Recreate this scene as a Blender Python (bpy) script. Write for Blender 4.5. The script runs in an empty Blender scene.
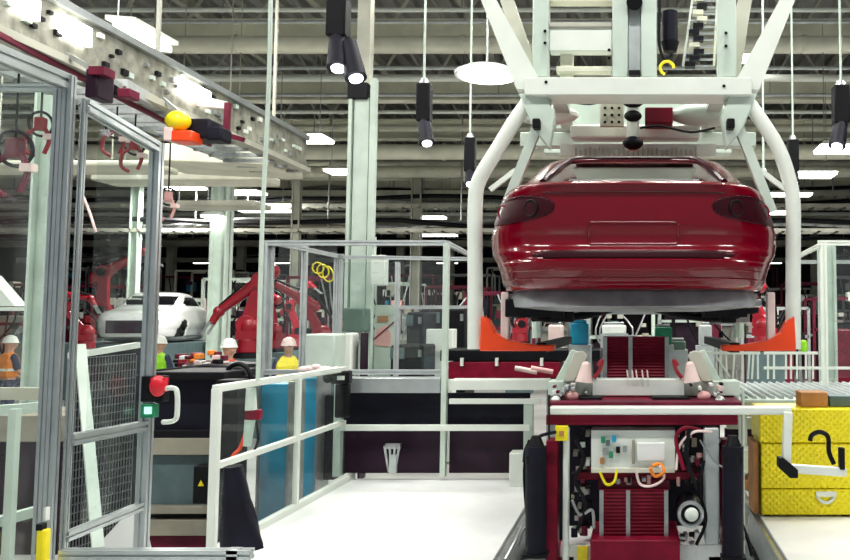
import bpy, bmesh, math, random
from mathutils import Vector, Matrix
random.seed(7)
C = bpy.context.scene.collection
PI = math.pi
R = math.radians
# ---------------------------------------------------------------- camera model
F = 900.0; CX = 638.0; T = R(4.2); CY = 320 - F*math.tan(T); EYE = 1.6
def P(px, py, Y):
    u = (px-CX)/F; v = (CY-py)/F
    s = Y/(math.cos(T)-v*math.sin(T))
    return Vector((u*s, Y, EYE+s*(math.sin(T)+v*math.cos(T))))
# ---------------------------------------------------------------- materials
M = {}
def mat(name, col, rough=.5, metal=0., var=.12, scale=6., bump=0., coat=0., emit=None, stretch=None):
    m = bpy.data.materials.new(name); m.use_nodes = True
    nt = m.node_tree; b = nt.nodes['Principled BSDF']
    b.inputs['Roughness'].default_value = rough; b.inputs['Metallic'].default_value = metal
    tc = nt.nodes.new('ShaderNodeTexCoord'); nz = nt.nodes.new('ShaderNodeTexNoise')
    nz.inputs['Scale'].default_value = scale; nz.inputs['Detail'].default_value = 5
    src = tc.outputs['Object']
    if stretch:
        mp = nt.nodes.new('ShaderNodeMapping'); mp.inputs['Scale'].default_value = stretch
        nt.links.new(src, mp.inputs['Vector']); src = mp.outputs['Vector']
    nt.links.new(src, nz.inputs['Vector'])
    cr = nt.nodes.new('ShaderNodeValToRGB')
    cr.color_ramp.elements[0].position = .3; cr.color_ramp.elements[1].position = .7
    cr.color_ramp.elements[0].color = (*[max(0, c*(1-var)) for c in col], 1)
    cr.color_ramp.elements[1].color = (*[min(1, c*(1+var)) for c in col], 1)
    nt.links.new(nz.outputs['Fac'], cr.inputs['Fac']); nt.links.new(cr.outputs['Color'], b.inputs['Base Color'])
    if bump:
        bp = nt.nodes.new('ShaderNodeBump'); bp.inputs['Strength'].default_value = bump; bp.inputs['Distance'].default_value = .02
        nt.links.new(nz.outputs['Fac'], bp.inputs['Height']); nt.links.new(bp.outputs['Normal'], b.inputs['Normal'])
    if coat: b.inputs['Coat Weight'].default_value = coat; b.inputs['Coat Roughness'].default_value = .05
    if emit:
        b.inputs['Emission Color'].default_value = (*emit[0], 1); b.inputs['Emission Strength'].default_value = emit[1]
    if name in ('black', 'darknavy', 'rubber', 'purple', 'greyteal', 'darkwall', 'darkred', 'machinered', 'bellows'): b.inputs['Specular IOR Level'].default_value = .2
    M[name] = m; return m
mat('platform', (.86, .88, .86), .45, var=.05, scale=3, bump=.05)
mat('floor', (.42, .42, .40), .35, var=.25, scale=.8)
mat('white', (.78, .83, .76), .35, var=.04, scale=5)
mat('greenwhite', (.56, .66, .58), .45, var=.12, scale=3)
mat('cream', (.70, .70, .57), .5, var=.15, scale=1.5)
mat('creamdark', (.48, .48, .40), .55, var=.25, scale=1.5)
mat('girdergrey', (.27, .27, .22), .5, .1, var=.45, scale=7)
mat('deck', (.30, .30, .28), .7, var=.25, scale=.6)
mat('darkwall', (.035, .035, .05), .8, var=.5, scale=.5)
mat('alu', (.52, .56, .57), .32, .75, var=.08, scale=8)
mat('aludull', (.50, .54, .54), .45, .35, var=.12, scale=8)
mat('steel', (.42, .44, .44), .35, .8, var=.2, scale=12)
mat('carred', (.155, .0003, .009), .2, .0, var=.03, scale=3, coat=.55).node_tree.nodes['Principled BSDF'].inputs['Specular IOR Level'].default_value = .25
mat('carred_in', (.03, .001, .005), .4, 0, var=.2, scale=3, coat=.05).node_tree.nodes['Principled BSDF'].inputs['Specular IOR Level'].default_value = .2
mat('sealer', (.62, .60, .58), .5, var=.12, scale=9)
mat('underbody', (.34, .36, .38), .5, .2, var=.25, scale=6, bump=.2)
mat('black', (.004, .004, .006), .5, var=.4, scale=9)
mat('darknavy', (.006, .006, .014), .55, var=.4, scale=5)
mat('rubber', (.02, .02, .022), .7, var=.3)
mat('orange_red', (.95, .07, .01), .35, var=.08)
mat('robotred', (.30, .004, .016), .35, var=.15, scale=4, coat=.3)
mat('machinered', (.19, .004, .022), .45, var=.25, scale=8)
mat('bellows', (.15, .003, .016), .5, var=.2, scale=10)
mat('darkred', (.13, .01, .03), .5, var=.3)
mat('purple', (.022, .008, .02), .4, var=.4, scale=3)
mat('pink', (.80, .42, .40), .4, var=.1)
mat('pinkwhite', (.85, .66, .62), .4, var=.1)
mat('cyan', (.005, .30, .50), .35, var=.25, scale=4)
mat('greyteal', (.10, .15, .155), .5, var=.15)
mat('beige', (.34, .32, .25), .4, .2, var=.2, scale=3)
mat('yellow', (.92, .76, .01), .35, var=.08)
mat('lime', (.30, .72, .02), .6, var=.15)
mat('signalred', (.72, .012, .03), .35, var=.06)
mat('orange', (.90, .26, .02), .6, var=.15)
mat('green', (.01, .22, .11), .4, var=.2)
mat('greenbox', (.10, .17, .13), .5, var=.15)
mat('brown', (.45, .20, .06), .6, var=.2)
mat('skin', (.55, .32, .22), .6, var=.08)
mat('denim', (.03, .04, .09), .8, var=.2)
mat('hair', (.03, .02, .015), .8, var=.2)
mat('carwhite', (.82, .84, .82), .25, var=.03, coat=.6)
mat('lamp', (1, 1, .95), .4, var=.01, emit=((1, .98, .9), 9.))
mat('spot', (1, 1, 1), .4, var=.01, emit=((.95, .95, 1), 6.))
mat('cone_light', (1, 1, 1), .4, var=.01, emit=((.1, 1, .5), 1.2))
mat('bulb_yellow', (.9, .85, .2), .4, var=.02, emit=((1, .9, .15), .5))
def mat_glass():
    m = bpy.data.materials.new('clear_panel'); m.use_nodes = True; nt = m.node_tree
    for n in list(nt.nodes): nt.nodes.remove(n)
    out = nt.nodes.new('ShaderNodeOutputMaterial'); tr = nt.nodes.new('ShaderNodeBsdfTransparent')
    gl = nt.nodes.new('ShaderNodeBsdfGlossy'); gl.inputs['Roughness'].default_value = .05
    df = nt.nodes.new('ShaderNodeBsdfDiffuse'); df.inputs['Color'].default_value = (.7, .74, .74, 1)
    tr.inputs['Color'].default_value = (.93, .96, .95, 1)
    mx = nt.nodes.new('ShaderNodeMixShader'); mx.inputs[0].default_value = .035
    tc = nt.nodes.new('ShaderNodeTexCoord'); mp = nt.nodes.new('ShaderNodeMapping'); mp.inputs['Scale'].default_value = (3, 5, 14)
    mp.inputs['Rotation'].default_value = (.35, 0, 0)
    nz = nt.nodes.new('ShaderNodeTexNoise'); nz.inputs['Scale'].default_value = 2.4; nz.inputs['Detail'].default_value = 8; nz.inputs['Roughness'].default_value = .7
    nt.links.new(tc.outputs['Object'], mp.inputs[0]); nt.links.new(mp.outputs[0], nz.inputs['Vector'])
    cr = nt.nodes.new('ShaderNodeValToRGB'); cr.color_ramp.elements[0].position = .60; cr.color_ramp.elements[1].position = .72
    cr.color_ramp.elements[0].color = (.015, .015, .015, 1); cr.color_ramp.elements[1].color = (.22, .22, .22, 1)
    nt.links.new(nz.outputs['Fac'], cr.inputs[0])
    m2 = nt.nodes.new('ShaderNodeMixShader'); nt.links.new(cr.outputs[0], m2.inputs[0])
    nt.links.new(tr.outputs[0], m2.inputs[1]); nt.links.new(df.outputs[0], m2.inputs[2])
    nt.links.new(m2.outputs[0], mx.inputs[1]); nt.links.new(gl.outputs[0], mx.inputs[2])
    nt.links.new(mx.outputs[0], out.inputs[0]); M['glass'] = m
mat_glass()
def mat_diamond():
    m = mat('diamond_yellow', (.95, .80, .004), .3, .1, var=.05)
    nt = m.node_tree; b = nt.nodes['Principled BSDF']
    tc = nt.nodes.new('ShaderNodeTexCoord'); h = None
    outs = []
    for sgn in (1, -1):
        mp = nt.nodes.new('ShaderNodeMapping'); mp.inputs['Rotation'].default_value = (0, sgn*PI/4, 0)
        nt.links.new(tc.outputs['Object'], mp.inputs[0])
        w = nt.nodes.new('ShaderNodeTexWave'); w.inputs['Scale'].default_value = 8; w.bands_direction = 'X'
        nt.links.new(mp.outputs[0], w.inputs['Vector']); outs.append(w.outputs['Fac'])
    mu = nt.nodes.new('ShaderNodeMath'); mu.operation = 'MULTIPLY'
    nt.links.new(outs[0], mu.inputs[0]); nt.links.new(outs[1], mu.inputs[1])
    bp = nt.nodes.new('ShaderNodeBump'); bp.inputs['Strength'].default_value = .5; bp.inputs['Distance'].default_value = .02
    nt.links.new(mu.outputs[0], bp.inputs['Height']); nt.links.new(bp.outputs[0], b.inputs['Normal'])
mat_diamond()
# ---------------------------------------------------------------- mesh builder
def basis(d):
    d = d.normalized(); up = Vector((0, 0, 1)) if abs(d.z) < .9 else Vector((0, 1, 0))
    a = d.cross(up).normalized(); return a, a.cross(d).normalized()
class MB:
    def __init__(s): s.bm = bmesh.new()
    def hull8(s, v):
        q = [s.bm.verts.new(p) for p in v]
        for f in ((0,3,2,1), (4,5,6,7), (0,1,5,4), (1,2,6,5), (2,3,7,6), (3,0,4,7)): s.bm.faces.new([q[i] for i in f])
        return s
    def box(s, x0, x1, y0, y1, z0, z1):
        return s.hull8([(x0,y0,z0), (x1,y0,z0), (x1,y1,z0), (x0,y1,z0), (x0,y0,z1), (x1,y0,z1), (x1,y1,z1), (x0,y1,z1)])
    def bar(s, p, q, w, h=None):
        h = h or w; p = Vector(p); q = Vector(q); a, b = basis(q-p); a = a*w/2; b = b*h/2
        return s.hull8([p-a-b, p+a-b, p+a+b, p-a+b, q-a-b, q+a-b, q+a+b, q-a+b])
    def loft(s, rings, cap=True):
        vs = [[s.bm.verts.new(p) for p in r] for r in rings]; n = len(vs[0])
        for i in range(len(vs)-1):
            for j in range(n): s.bm.faces.new((vs[i][j], vs[i][(j+1) % n], vs[i+1][(j+1) % n], vs[i+1][j]))
        if cap: s.bm.faces.new(vs[0][::-1]); s.bm.faces.new(vs[-1])
        return s
    def prof(s, p, q, w, h=None, g=.22, d=.2):      # slotted aluminium extrusion
        h = h or w; p = Vector(p); q = Vector(q); a, b = basis(q-p)
        pts = []
        for (cx, cy) in ((1,0), (0,1), (-1,0), (0,-1)):
            tx, ty = -cy, cx
            for (t, k) in ((-1, 1), (-g, 1), (-g, 1-2*d), (g, 1-2*d), (g, 1)):
                pts.append(((cx*k+tx*t)*w/2, (cy*k+ty*t)*h/2))
        return s.loft([[o+a*x+b*y for x, y in pts] for o in (p, q)])
    def tube(s, p, q, r, r2=None, seg=12):
        p = Vector(p); q = Vector(q); r2 = r if r2 is None else r2; a, b = basis(q-p)
        return s.loft([[o+a*rr*math.cos(t)+b*rr*math.sin(t) for t in [2*PI*i/seg for i in range(seg)]] for o, rr in ((p, r), (q, r2))])
    def path(s, pts, r, seg=8, sub=5):
        pts = [Vector(p) for p in pts]
        if sub > 1 and len(pts) > 2:
            o = []
            for i in range(len(pts)-1):
                p0 = pts[max(i-1, 0)]; p1 = pts[i]; p2 = pts[i+1]; p3 = pts[min(i+2, len(pts)-1)]
                for k in range(sub):
                    t = k/sub
                    o.append(.5*((2*p1)+(p2-p0)*t+(2*p0-5*p1+4*p2-p3)*t*t+(3*p1-p0-3*p2+p3)*t**3))
            o.append(pts[-1]); pts = o
        rings = []; a = None
        for i, p in enumerate(pts):
            d = (pts[min(i+1, len(pts)-1)]-pts[max(i-1, 0)]).normalized()
            if a is None: a, b = basis(d)
            else: a = (a-d*a.dot(d)).normalized()
            b = d.cross(a); rings.append([p+a*r*math.cos(2*PI*k/seg)+b*r*math.sin(2*PI*k/seg) for k in range(seg)])
        return s.loft(rings)
    def prism(s, poly, y0, y1):       # poly in XZ
        return s.loft([[(x, y, z) for x, z in poly] for y in (y0, y1)])
    def prismx(s, poly, x0, x1):      # poly in YZ
        return s.loft([[(x, y, z) for y, z in poly] for x in (x0, x1)])
    def ball(s, c, r, sc=(1,1,1), u=14, v=9):
        c = Vector(c); rings = []
        for i in range(v+1):
            a = -PI/2+PI*(i+.02)/(v+.04)
            rings.append([(c.x+r*sc[0]*math.cos(a)*math.cos(2*PI*k/u), c.y+r*sc[1]*math.cos(a)*math.sin(2*PI*k/u), c.z+r*sc[2]*math.sin(a)) for k in range(u)])
        return s.loft(rings)
    def torus(s, c, ax, Rr, r, a0=0, a1=2*PI, n=24):
        c = Vector(c); a, b = basis(Vector(ax))
        return s.path([c+a*Rr*math.cos(a0+(a1-a0)*i/n)+b*Rr*math.sin(a0+(a1-a0)*i/n) for i in range(n+1)], r, sub=1)
    def pbox(s, x0, y0, x1, y1, Y, dep=.1):   # front face fills this rectangle at distance Y
        a = P(x0, y1, Y); b = P(x1, y0, Y); return s.box(a.x, b.x, Y, Y+dep, a.z, b.z)
    def build(s, name, m, parent=None, bevel=0., smooth=True, label=None, cat=None, group=None, kind=None):
        me = bpy.data.meshes.new(name); bmesh.ops.recalc_face_normals(s.bm, faces=s.bm.faces)
        s.bm.to_mesh(me); s.bm.free()
        me.materials.append(M[m] if isinstance(m, str) else m)
        o = bpy.data.objects.new(name, me); C.objects.link(o)
        if parent is None:
            co = [v.co for v in me.vertices]
            off = Vector(((min(c.x for c in co)+max(c.x for c in co))/2, (min(c.y for c in co)+max(c.y for c in co))/2, min(c.z for c in co)))
        else: off = Vector((0, 0, 0))
        if parent is None:
            me.transform(Matrix.Translation(-off)); o.location = off
        else:
            o.parent = parent; o.location = -wloc(parent)
        if smooth:
            me.polygons.foreach_set('use_smooth', [True]*len(me.polygons))
            me.set_sharp_from_angle(angle=R(35))
        if bevel:
            bv = o.modifiers.new('b', 'BEVEL'); bv.width = bevel; bv.segments = 2; bv.limit_method = 'ANGLE'
        if label: tag(o, label, cat, group)
        if kind: o['kind'] = kind
        return o
def wloc(o):
    v = Vector((0, 0, 0))
    while o: v = v+o.location; o = o.parent
    return v
def tag(o, label, cat, group=None):
    o['label'] = label; o['category'] = cat
    if group: o['group'] = group
    return o
def thing(name, label, cat, loc=(0,0,0), group=None):
    o = bpy.data.objects.new(name, None); o.empty_display_size = .1; C.objects.link(o); o.location = loc
    return tag(o, label, cat, group)
KIDS = lambda o: [c for c in bpy.data.objects if c.parent == o]
def copy_tree(o, parent=None):
    c = o.copy(); C.objects.link(c)
    if parent: c.parent = parent
    for ch in KIDS(o): copy_tree(ch, c)
    return c
def struct(name, mb, m, **k):
    return mb.build(name, m, kind='structure', **k)
ORD = ['first', 'second', 'third', 'fourth', 'fifth', 'sixth', 'seventh', 'eighth', 'ninth', 'tenth', 'eleventh', 'twelfth']
# ================================================================ SETTING
struct('floor', MB().box(-45, 30, -6, 76, -.6, -.5), 'floor')
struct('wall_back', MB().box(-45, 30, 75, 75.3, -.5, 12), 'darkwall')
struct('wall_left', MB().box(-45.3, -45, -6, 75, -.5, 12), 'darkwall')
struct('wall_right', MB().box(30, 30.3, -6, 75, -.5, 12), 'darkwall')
dk = MB(); pts = []; x = -45
while x < 30:
    for dx, z in ((0, 11), (.22, 11), (.28, 11.16), (.5, 11.16), (.56, 11)): pts.append((x+dx, z))
    x += .56
vs = [[dk.bm.verts.new((a, y, z)) for a, z in pts] for y in (-6, 75)]
for i in range(len(pts)-1): dk.bm.faces.new((vs[0][i], vs[0][i+1], vs[1][i+1], vs[1][i]))
struct('ceiling', dk, 'deck', smooth=False)
# ---------------------------------------------------------------- roof steelwork
girdY = [20.6, 25.5, 31, 37, 43.5, 51, 60]
for i, Y in enumerate(girdY):
    z = EYE+6.3; g = thing('roof_girder', f'cream roof girder running crosswise, {ORD[i]} from the front', 'girder', (0, Y, z), 'cream crosswise roof girders')
    MB().box(-44, 29, Y-.04, Y+.04, z, z+.62).build('web', 'cream', g)
    MB().box(-44, 29, Y-.22, Y+.22, z-.04, z).build('bottom_flange', 'cream', g)
    MB().box(-44, 29, Y-.22, Y+.22, z+.62, z+.66).build('top_flange', 'cream', g)
for i, Y in enumerate([23, 28.2, 34, 40, 47, 55]):
    z0 = EYE+7.4; z1 = EYE+8.9
    g = thing('roof_truss', f'grey lattice roof truss with zigzag webs, {ORD[i]} from the front', 'truss', (0, Y, z0), 'lattice roof trusses')
    MB().bar((-44, Y, z0), (29, Y, z0), .16).build('bottom_chord', 'creamdark', g)
    MB().bar((-44, Y, z1), (29, Y, z1), .16).build('top_chord', 'creamdark', g)
    w = MB(); x = -30
    while x < 14:
        w.bar((x, Y, z0), (x+.9, Y, z1), .07); w.bar((x+.9, Y, z1), (x+1.8, Y, z0), .07); x += 1.8
    w.build('web', 'creamdark', g)
for i, X in enumerate([-21, -17, -13, -9.2, -5, -1, 3, 7, 11]):
    MB().box(X-.1, X+.1, 12, 74, EYE+8.95, EYE+9.25).build('purlin', 'creamdark', label=f'dark cream roof purlin running away from the viewer, {ORD[i]} from the left', cat='purlin', group='lengthwise roof purlins')
pipes = [(10, 19.5, .05, 'white'), (78, 24, .10, 'white'), (95, 24.8, .05, 'aludull'), (68, 22, .05, 'aludull'), (128, 30, .12, 'cream'), (112, 27, .06, 'white'),
         (163, 34, .12, 'creamdark'), (178, 36, .10, 'cream'), (214, 42, .10, 'white'), (22, 19.8, .04, 'aludull')]
pipes.sort(key=lambda t: t[0])
for i, (py, Y, r, m) in enumerate(pipes):
    z = P(0, py, Y).z
    t = thing('overhead_pipe', '', 'pipe', (0, Y, z)); MB().tube((-45, Y, z), (30, Y, z), r, seg=10).build('pipe', m, t)
    for x in (-31, -22.4, -11.7, -3.9, 3.7, 14): MB().tube((x, Y, z), (x, Y, 11.05), .015, seg=5).build('hanger_rod', 'steel', t)
    tag(t, f'thin overhead pipe running crosswise, {ORD[i]} from the top', 'pipe', 'crosswise overhead pipes')
for i, (py, Y, r) in enumerate([(44, 18.6, .17), (152, 28, .24), (172, 31.5, .2)]):
    z = P(0, py, Y).z; xs = (-45, 30)
    d = MB().tube((xs[0], Y, z), (xs[1], Y, z), r, seg=18)
    x = xs[0]+.5
    while x < xs[1]: d.tube((x-.04, Y, z), (x+.04, Y, z), r+.03, seg=18); x += 2.4
    t = thing('air_duct', '', 'duct', (0, Y, z)); d.build('duct', 'cream', t)
    for x in (-33, -25, -18.3, -10.2, -2.8, 5.5, 16): MB().tube((x, Y, z+r), (x, Y, 11.05), .02, seg=5).build('hanger_rod', 'steel', t)
    tag(t, ['round cream air duct crossing near the top of the picture', 'cream air duct crossing behind the fluorescent lamps', 'lower cream air duct crossing far back'][i], 'duct')
# mid-level gear far back: cable trays, mezzanine steel
trays = [(196, 38, .5), (208, 34, .35), (222, 44, .6), (232, 30, .25), (246, 48, .6), (262, 52, .5)]
for i, (py, Y, h) in enumerate(trays):
    z = P(0, py, Y).z; t = thing('cable_tray', f'grey ladder cable tray hung across the hall far back, {ORD[i]} from the top', 'cable tray', (0, Y, z), 'hung cable trays')
    MB().box(-36, 20, Y, Y+.05, z, z+h*.5).build('rail', 'creamdark', t)
    MB().box(-36, 20, Y+.7, Y+.75, z, z+h*.5).build('rail', 'creamdark', t)
    w = MB(); x = -36
    while x < 20: w.box(x, x+.12, Y, Y+.75, z, z+.04); x += .6
    w.build('rungs', 'steel', t)
    for k in range(3):
        MB().path([(-35+q*2.7, Y+.15+.2*k, z+.14+random.uniform(0, .35)) for q in range(21)], .09, seg=6, sub=2).build('cable', ['black', 'steel', 'beige'][k], t)
    x = -33
    while x < 20: MB().tube((x, Y+.35, z), (x, Y+.35, 11), .03, seg=6).build('hanger_rod', 'steel', t); x += 4.5
# ---------------------------------------------------------------- luminaires
def lamp_fixture(label, X, Y, Z, L, W, along='x', energy=0, size=.12):
    t = thing('ceiling_light', label, 'light', (X, Y, Z), 'fluorescent ceiling lights')
    dx, dy = (L/2, W/2) if along == 'x' else (W/2, L/2)
    MB().hull8([(X-dx-.04, Y-dy-.04, Z), (X+dx+.04, Y-dy-.04, Z), (X+dx+.04, Y+dy+.04, Z), (X-dx-.04, Y+dy+.04, Z),
                (X-dx*.8, Y-dy*.5, Z+size), (X+dx*.8, Y-dy*.5, Z+size), (X+dx*.8, Y+dy*.5, Z+size), (X-dx*.8, Y+dy*.5, Z+size)]).build('housing', 'white', t)
    MB().box(X-dx, X+dx, Y-dy, Y+dy, Z-.06, Z-.001).build('tube_lamp', 'lamp', t)
    h = MB()
    for s in (-.7, .7): h.tube((X+dx*s*(along == 'x'), Y+dy*s*(along != 'x'), Z+size), (X+dx*s*(along == 'x'), Y+dy*s*(along != 'x'), min(11, Z+3)), .012, seg=5)
    h.build('hanger_wire', 'steel', t)
    if energy:
        ld = bpy.data.lights.new('lamp_light', 'AREA'); ld.energy = energy; ld.shape = 'RECTANGLE'; ld.size = 2*dx; ld.size_y = 2*dy; ld.color = (1, .985, .94)
        lo = bpy.data.objects.new('lamp_light', ld); C.objects.link(lo); lo.parent = t; lo.location = (0, 0, -.07)
    return t
def fix(px0, px1, py, Y, label, W=.8, energy=0):
    a = P(px0, py, Y); b = P(px1, py, Y); return lamp_fixture(label, (a.x+b.x)/2, Y, a.z, b.x-a.x, W, energy=energy)
fix(272, 328, 138, 22, 'bright fluorescent ceiling light left of the tall column', W=.9, energy=700)
fix(328, 352, 171, 27, 'small fluorescent light against the tall column')
fix(785, 834, 174, 25, 'long fluorescent light right of the white carrier arm', W=.9, energy=700)
fix(768, 811, 194, 30.9, 'short fluorescent light just outside the car carrier arm', W=.6)
fix(818, 860, 148, 20, 'fluorescent light at the right edge below the hanging lamp', W=.9, energy=500)
fix(760, 790, 212, 33.2, 'dim fluorescent strip peeking behind the right carrier arm')
fix(160, 200, 186, 29.6, 'fluorescent light left over the white car body', W=1.0, energy=600)
fix(225, 262, 192, 32.7, 'fluorescent light beside the white hose', W=1.0, energy=600)
fix(240, 290, 210, 33.2, 'wide fluorescent light low beside the white hose', W=.7)
fix(415, 455, 234, 38, 'bright box light far behind the glass enclosure', W=1.1)
fix(420, 445, 217, 35, 'small fluorescent light above the far box light', W=.6)
fix(742, 770, 57, 23.3, 'fluorescent light near the slanted carrier brace')
fix(205, 222, 216, 26, 'square light above the far green column', W=.5)
# unseen lamps added above the frame to light the near scene
k = 0
for X in (-9, -4.5, 0, 4.5):
    for Y in (3.2, 8.2, 13.2):
        lamp_fixture(f'unseen long ceiling light added over the line, row {ORD[k//3]} from left, place {ORD[k%3]}', X, Y, 7.4, 2.4, .35, 'x', energy=215); k += 1
# round high bay lamp
c = P(487, 76, 11)
t = thing('high_bay_lamp', 'round white high bay lamp left of the car carrier', 'light', c)
ring = MB(); pr = [(.40, 0), (.40, .04), (.28, .10), (.12, .13)]
ring.loft([[(c.x+r*math.cos(a*PI/12), c.y+r*math.sin(a*PI/12), c.z+z) for a in range(24)] for r, z in pr]).build('reflector', 'white', t)
MB().tube((c.x, c.y, c.z-.02), (c.x, c.y, c.z-.001), .34, seg=24).build('lens', 'lamp', t)
MB().tube((c.x, c.y, c.z+.13), (c.x, c.y, 10.95), .015).build('cable', 'steel', t)
# ---------------------------------------------------------------- columns
def hcolumn(px0, px1, Y, label, ztop, m='greenwhite', zb=-.5):
    a = P(px0, 250, Y).x; b = P(px1, 250, Y).x; d = (b-a)*.9
    t = thing('steel_column', label, 'column', ((a+b)/2, Y, zb))
    MB().box(a, a+.06*(b-a)+.02, Y, Y+d, zb, ztop).build('flange', m, t)
    MB().box(b-.06*(b-a)-.02, b, Y, Y+d, zb, ztop).build('flange', m, t)
    MB().box(a, b, Y+d*.45, Y+d*.55, zb, ztop).build('web', m, t)
    return t, a, b, d
# tall front column: two pale vertical flanges with dark joints
t = thing('steel_column', 'tall pale green steel column with black cap in the middle of the hall', 'column', P(360, 420, 13))
Yc = 13
z0 = -.5
def vx(px, Y=Yc): return P(px, 250, Y).x
zt = P(360, 97, Yc).z
MB().box(vx(345), vx(348.5), Yc, Yc+.2, z0, zt).build('flange', 'greenwhite', t)
MB().box(vx(350), vx(365), Yc+.05, Yc+.35, z0, zt).build('web', 'greenwhite', t)
MB().box(vx(366.8), vx(372.5), Yc, Yc+.12, z0, P(360, 78, Yc).z).build('flange', 'greenwhite', t)
MB().pbox(347, 82, 367, 98, Yc-.03, .4).build('cap', 'black', t, bevel=.01)
MB().box(vx(350), vx(363), Yc+.1, Yc+.3, zt, EYE+6.3).build('upper_post', 'creamdark', t)
hcolumn(209, 226, 26, 'slim pale green column behind the raised red robot', EYE+6.3)
hcolumn(27, 46, 11, 'pale green column behind the left glass door post', EYE+6.3)
hcolumn(820, 836, 12.5, 'pale green column inside the right glass enclosure', P(0, 243, 12.5).z)
hcolumn(410, 420, 34, 'thin column far behind the glass enclosure', EYE+6.3, 'creamdark')
hcolumn(290, 298, 30, 'thin grey column behind the left glass cell', EYE+6.3, 'creamdark')
hcolumn(128, 137, 30, 'thin pale column above the white car body', EYE+5)
# ---------------------------------------------------------------- upper left conveyor girder
X0 = -6.
gt = thing('conveyor_girder', 'perforated pale overhead conveyor girder along the upper left', 'conveyor', (X0, 11, EYE+2.7))
plate = MB()
yy = 7.5
MB().box(X0, X0+.04, 7, 16, EYE+2.72, EYE+3.22).build('side_plate', 'girdergrey', gt)
MB().box(X0-.1, X0+.1, 7, 16, EYE+3.22, EYE+3.30).build('top_rail', 'alu', gt)
MB().box(X0-.1, X0+.12, 7, 16, EYE+2.64, EYE+2.72).build('bottom_rail', 'creamdark', gt)
MB().box(X0-.9, X0-.8, 7, 16, EYE+2.64, EYE+2.85).build('far_rail', 'aludull', gt)
for i in range(18): MB().box(X0-.85, X0, 7.2+i*.5, 7.26+i*.5, EYE+2.60, EYE+2.66).build('cross_bar', 'steel', gt)
for i in range(70):
    y = 7.3+i*.12
    if random.random() < .8:
        z = EYE+2.8+random.random()*.34; s = random.uniform(.03, .07)
        MB().box(X0+.04, X0+.08, y, y+s*1.6, z, z+s).build('bolt_plate', random.choice(['black', 'white', 'greenwhite', 'yellow' if i % 9 == 0 else 'steel']), gt)
for y in (8.1, 11.0, 14.6):
    MB().box(X0-.02, X0+.02, y, y+.05, EYE+3.3, 10.4).build('hanger_post', 'creamdark', gt)
for (a, b, nm) in ((8.40, 8.66, 'nearest'), (9.0, 9.5, 'second'), (11.4, 12.2, 'farthest')):
    MB().box(X0+.06, X0+.12, a, b, EYE+2.93, EYE+3.13).build('opening_glow', 'lamp', label=f'glowing panel standing in for light through the conveyor girder side, {nm} of three', cat='light', group='glow panels for the conveyor girder openings')  # glow stands in for light coming through openings in the girder
a = P(118, 24, 13.5); b = P(168, 50, 17)
lt = thing('strip_light', 'large slanting strip light above the conveyor girder', 'light', a)
MB().bar(P(120, 26, 11), P(166, 49, 13.5), .16, .08).build('tube_lamp', 'lamp', lt)
MB().bar(P(120, 26, 11)+Vector((0, 0, .1)), P(166, 49, 13.5)+Vector((0, 0, .1)), .34, .06).build('housing', 'white', lt)
# second slanted rail below it
MB().bar(P(120, 85, 10), P(262, 165, 17), .16, .14).build('conveyor_rail', 'aludull', label='slim grey conveyor rail sloping down under the girder', cat='rail')
MB().bar(P(-10, 30, 8), P(210, 145, 13), .05, .05).build('conveyor_rail', 'darkred', label='dark red thin rail under the conveyor girder', cat='rail')
# long cream housing behind
a = P(140, 140, 15); MB().prism([(P(x, y, 15).x, P(x, y, 15).z) for x, y in ((142, 160), (270, 166), (270, 146), (240, 143), (142, 143))], 15, 16.5).build('duct_housing', 'cream', bevel=.03, label='cream flat duct housing below the yellow domed motor', cat='duct')
for (y0, y1, x0, x1, Y, m, lb) in ((172, 180, 90, 262, 17, 'cream', 'long cream box duct below the fluorescent lamps at left'), (200, 206, 160, 255, 19, 'creamdark', 'thin box duct just above the white car body'), (160, 166, -40, 150, 14, 'cream', 'cream box duct behind the glass door top')):
    t = thing('duct_housing', lb, 'duct', P((x0+x1)/2, y1, Y)); MB().pbox(x0, y0, x1, y1, Y, .9).build('duct', m, t, bevel=.03)
    for q in (.2, .8): MB().tube(P(x0+(x1-x0)*q, y0, Y+.4), (P(x0+(x1-x0)*q, y0, Y+.4).x, Y+.4, 11.05), .012, seg=5).build('hanger_rod', 'creamdark', t)
# yellow domed motor w red base
t = thing('trolley_motor', 'yellow domed motor on red base under the conveyor girder', 'motor', P(178, 142, 11))
MB().ball(P(178, 121, 11), .15, (1, 1, .85)).build('dome', 'yellow', t)
MB().pbox(170, 130, 192, 141, 10.9, .3).build('base', 'orange_red', t, bevel=.02)
MB().pbox(163, 127, 172, 140, 10.9, .25).build('bracket', 'pinkwhite', t, bevel=.01)
b = MB().pbox(186, 118, 210, 138, 11.1, .4); b.pbox(205, 126, 222, 140, 11.1, .3).build('gear_case', 'darknavy', t, bevel=.03)
MB().bar(P(178, 112, 11.05), (-5.93, 11.05, EYE+2.75), .05).build('mounting_arm', 'steel', t)
t = thing('hook_frame', 'dark red hook frame hanging right of the yellow motor', 'hook', P(225, 140, 12))
MB().bar(P(198, 104, 12), P(230, 107, 12), .06).build('top_arm', 'pinkwhite', t)
MB().bar(P(228, 103, 12), P(226, 140, 12), .07).build('upright', 'darkred', t)
MB().bar(P(205, 128, 12), P(244, 140, 12), .06).build('lower_arm', 'darkred', t)
MB().ball(P(225, 137, 11.95), .09).build('pivot', 'darkred', t)
MB().bar(P(228, 104, 12), (-5.93, 12, EYE+3.0), .05).build('mounting_arm', 'steel', t)
t = thing('trolley_motor', 'dark maroon box motor under the girder beside the door post', 'motor', P(92, 98, 9))
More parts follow.
